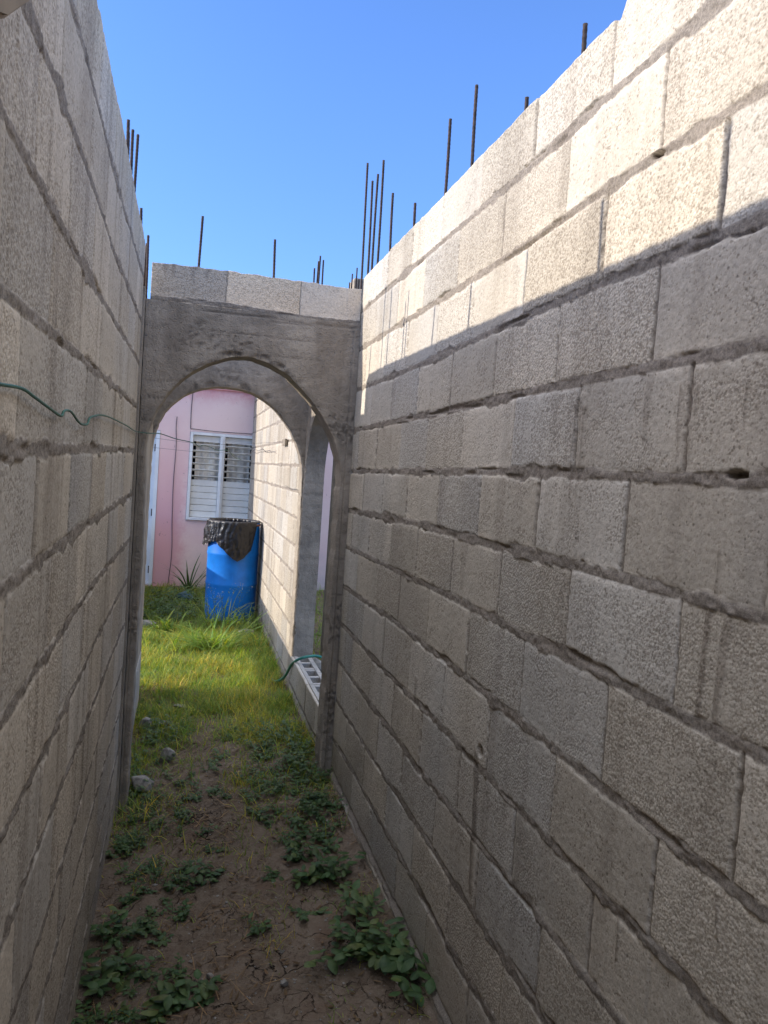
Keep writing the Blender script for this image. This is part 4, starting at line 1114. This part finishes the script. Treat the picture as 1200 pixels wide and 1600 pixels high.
# tall grass tufts in the sun
def tuft(cx, cy, n, lmin, lmax, wd, pl=35, ph=85, azc=None, azs=6.28, bend=(.5, 1.8), yel=.6, sp=.06):
    az = rng.uniform(0, 6.283, n) if azc is None else azc + rng.uniform(-azs, azs, n)
    b = np.stack([cx + rng.normal(size=n) * sp, cy + rng.normal(size=n) * sp, np.full(n, gz(cx, cy))], -1)
    v, f, k = strips(b, az, rng.uniform(lmin, lmax, n), R(pl) + rng.random(n) * R(ph - pl), rng.uniform(*bend, n), rng.uniform(.6, 1.2, n) * wd, [0, .2, .4, .6, .8, 1], [.7, 1, .95, .8, .5, .05], .25)
    return v, f, tints(n, k, .8, 1.3, yel)
plant('grass_tuft', merge([tuft(.36, 7.40, 80, .22, .46, .016, sp=.10), tuft(.34, 7.4, 30, .36, .58, .02, 22, 50, R(175), .5, (.3, 1.0), sp=.08), tuft(.42, 7.4, 20, .4, .58, .018, 30, 60, R(5), .5, (.3, .9), sp=.08), tuft(.15, 7.5, 50, .14, .34, .013, sp=.14)]), 'grass',
      'tall arching grass tuft glowing in the sun in front of the drum', 'grass tuft')
plant('grass_tuft', merge([tuft(-.10, 8.15, 40, .18, .36, .024, 25, 80)]), 'grass', 'fan of broad bright blades at the left of the sunlit grass', 'grass tuft')
for (x, y, n_, a, b, wd, lb) in [(.76, 7.3, 30, .15, .34, .011, 'straggly grass tuft at the foot of the sunlit yard wall, beside the tall tuft'), (.78, 6.7, 34, .1, .28, .009, 'low grass tuft at the foot of the sunlit yard wall, nearest the hose'),
                                 (.66, 7.0, 30, .1, .26, .009, 'low grass tuft in the shade strip a step out from the yard wall'), (.76, 8.2, 30, .15, .36, .012, 'grass tuft squeezed between the drum and the yard wall')]:
    plant('grass_tuft', tuft(x, y, n_, a, b, wd), 'grass', lb, 'grass tuft')
plant('strap_plant', merge([tuft(.13, 10.75, 9, .35, .62, .035, 55, 88, None, 6.28, (.2, 1.0), .1, .03), tuft(.16, 10.75, 3, .5, .66, .02, 60, 72, R(20), .3, (.9, 1.6), .2, .03), tuft(.13, 10.75, 3, .5, .62, .02, 60, 75, R(165), .3, (.6, 1.2), .1, .03)]), 'weed', 'strap leaved plant against the pink wall left of the drum', 'plant')
plant('grass_tuft', merge([tuft(.52, 8.35, 34, .28, .56, .011, 45, 85, sp=.10), tuft(.40, 8.3, 26, .22, .46, .010, 45, 85, sp=.08)]), 'grass', 'wispy tall grass hiding the base of the blue drum', 'grass tuft')
# flowering weeds in front of the drum
fw = empty('flowering_weed', (.50, 8.35, gz(.5, 8.35)))
tag(fw, 'spindly weed with tiny pale flowers standing in front of the blue drum', 'weed')
st = []; fl = []
for (x, y, h_, lean) in [(.40, 8.4, .50, .12), (.46, 8.35, .62, .16), (.36, 8.45, .38, .03), (.52, 8.3, .42, -.1), (.60, 8.35, .55, .02), (.62, 8.3, .40, .24), (.42, 8.5, .45, -.05), (.34, 8.4, .33, -.03)]:
    z0 = gz(x, y)
    for b in range(1 if h_ > .53 else 2):
        a = R(0) if lean > 0 else R(180)
        a += rng.normal() * .4
        v, f, k = strips(np.array([[x, y, z0]]), np.array([a]), np.array([h_ * rng.uniform(.85, 1.05)]), np.array([1.5 - abs(lean) * 2.4]), np.array([rng.uniform(-.1, .25)]), np.array([.008]), [0, .25, .5, .75, 1], [1, .9, .8, .6, .4])
        st.append((v, f, np.tile([1.3, 1.2, 1.0], (len(v), 1))))
        sp = (v[0::2] + v[1::2]) / 2
        n = 12; t = rng.uniform(.35, 1, n); idx = t * 4; i0 = np.minimum(idx.astype(int), 3); fr_ = (idx - i0)[:, None]
        bb = sp[i0] * (1 - fr_) + sp[i0 + 1] * fr_
        v, f, k = strips(bb, rng.uniform(0, 6.28, n), rng.uniform(.02, .06, n), rng.uniform(-.2, 1, n), rng.uniform(0, .8, n), rng.uniform(.006, .014, n), LS, LW, .2)
        st.append((v, f, tints(n, k, .8, 1.3)))
        n = 9; tip = sp[-1] + rng.normal(size=(n, 3)) * np.array([.022, .022, .025])
        v, f, k = strips(tip, rng.uniform(0, 6.28, n), rng.uniform(.006, .013, n), rng.uniform(-.3, 1, n), rng.uniform(0, .8, n), rng.uniform(.005, .010, n), [0, .5, 1], [.3, 1, .2])
        fl.append((v, f, tints(n, k, .6, 1.2)))
V, F, T = merge(st); put(link('stem', np_mesh('stem', V, [F], {'tint': T}), M['weed_pale']), fw)
V, F, T = merge(fl); put(link('blossom', np_mesh('blossom', V, [F], {'tint': T}), M['flower']), fw)
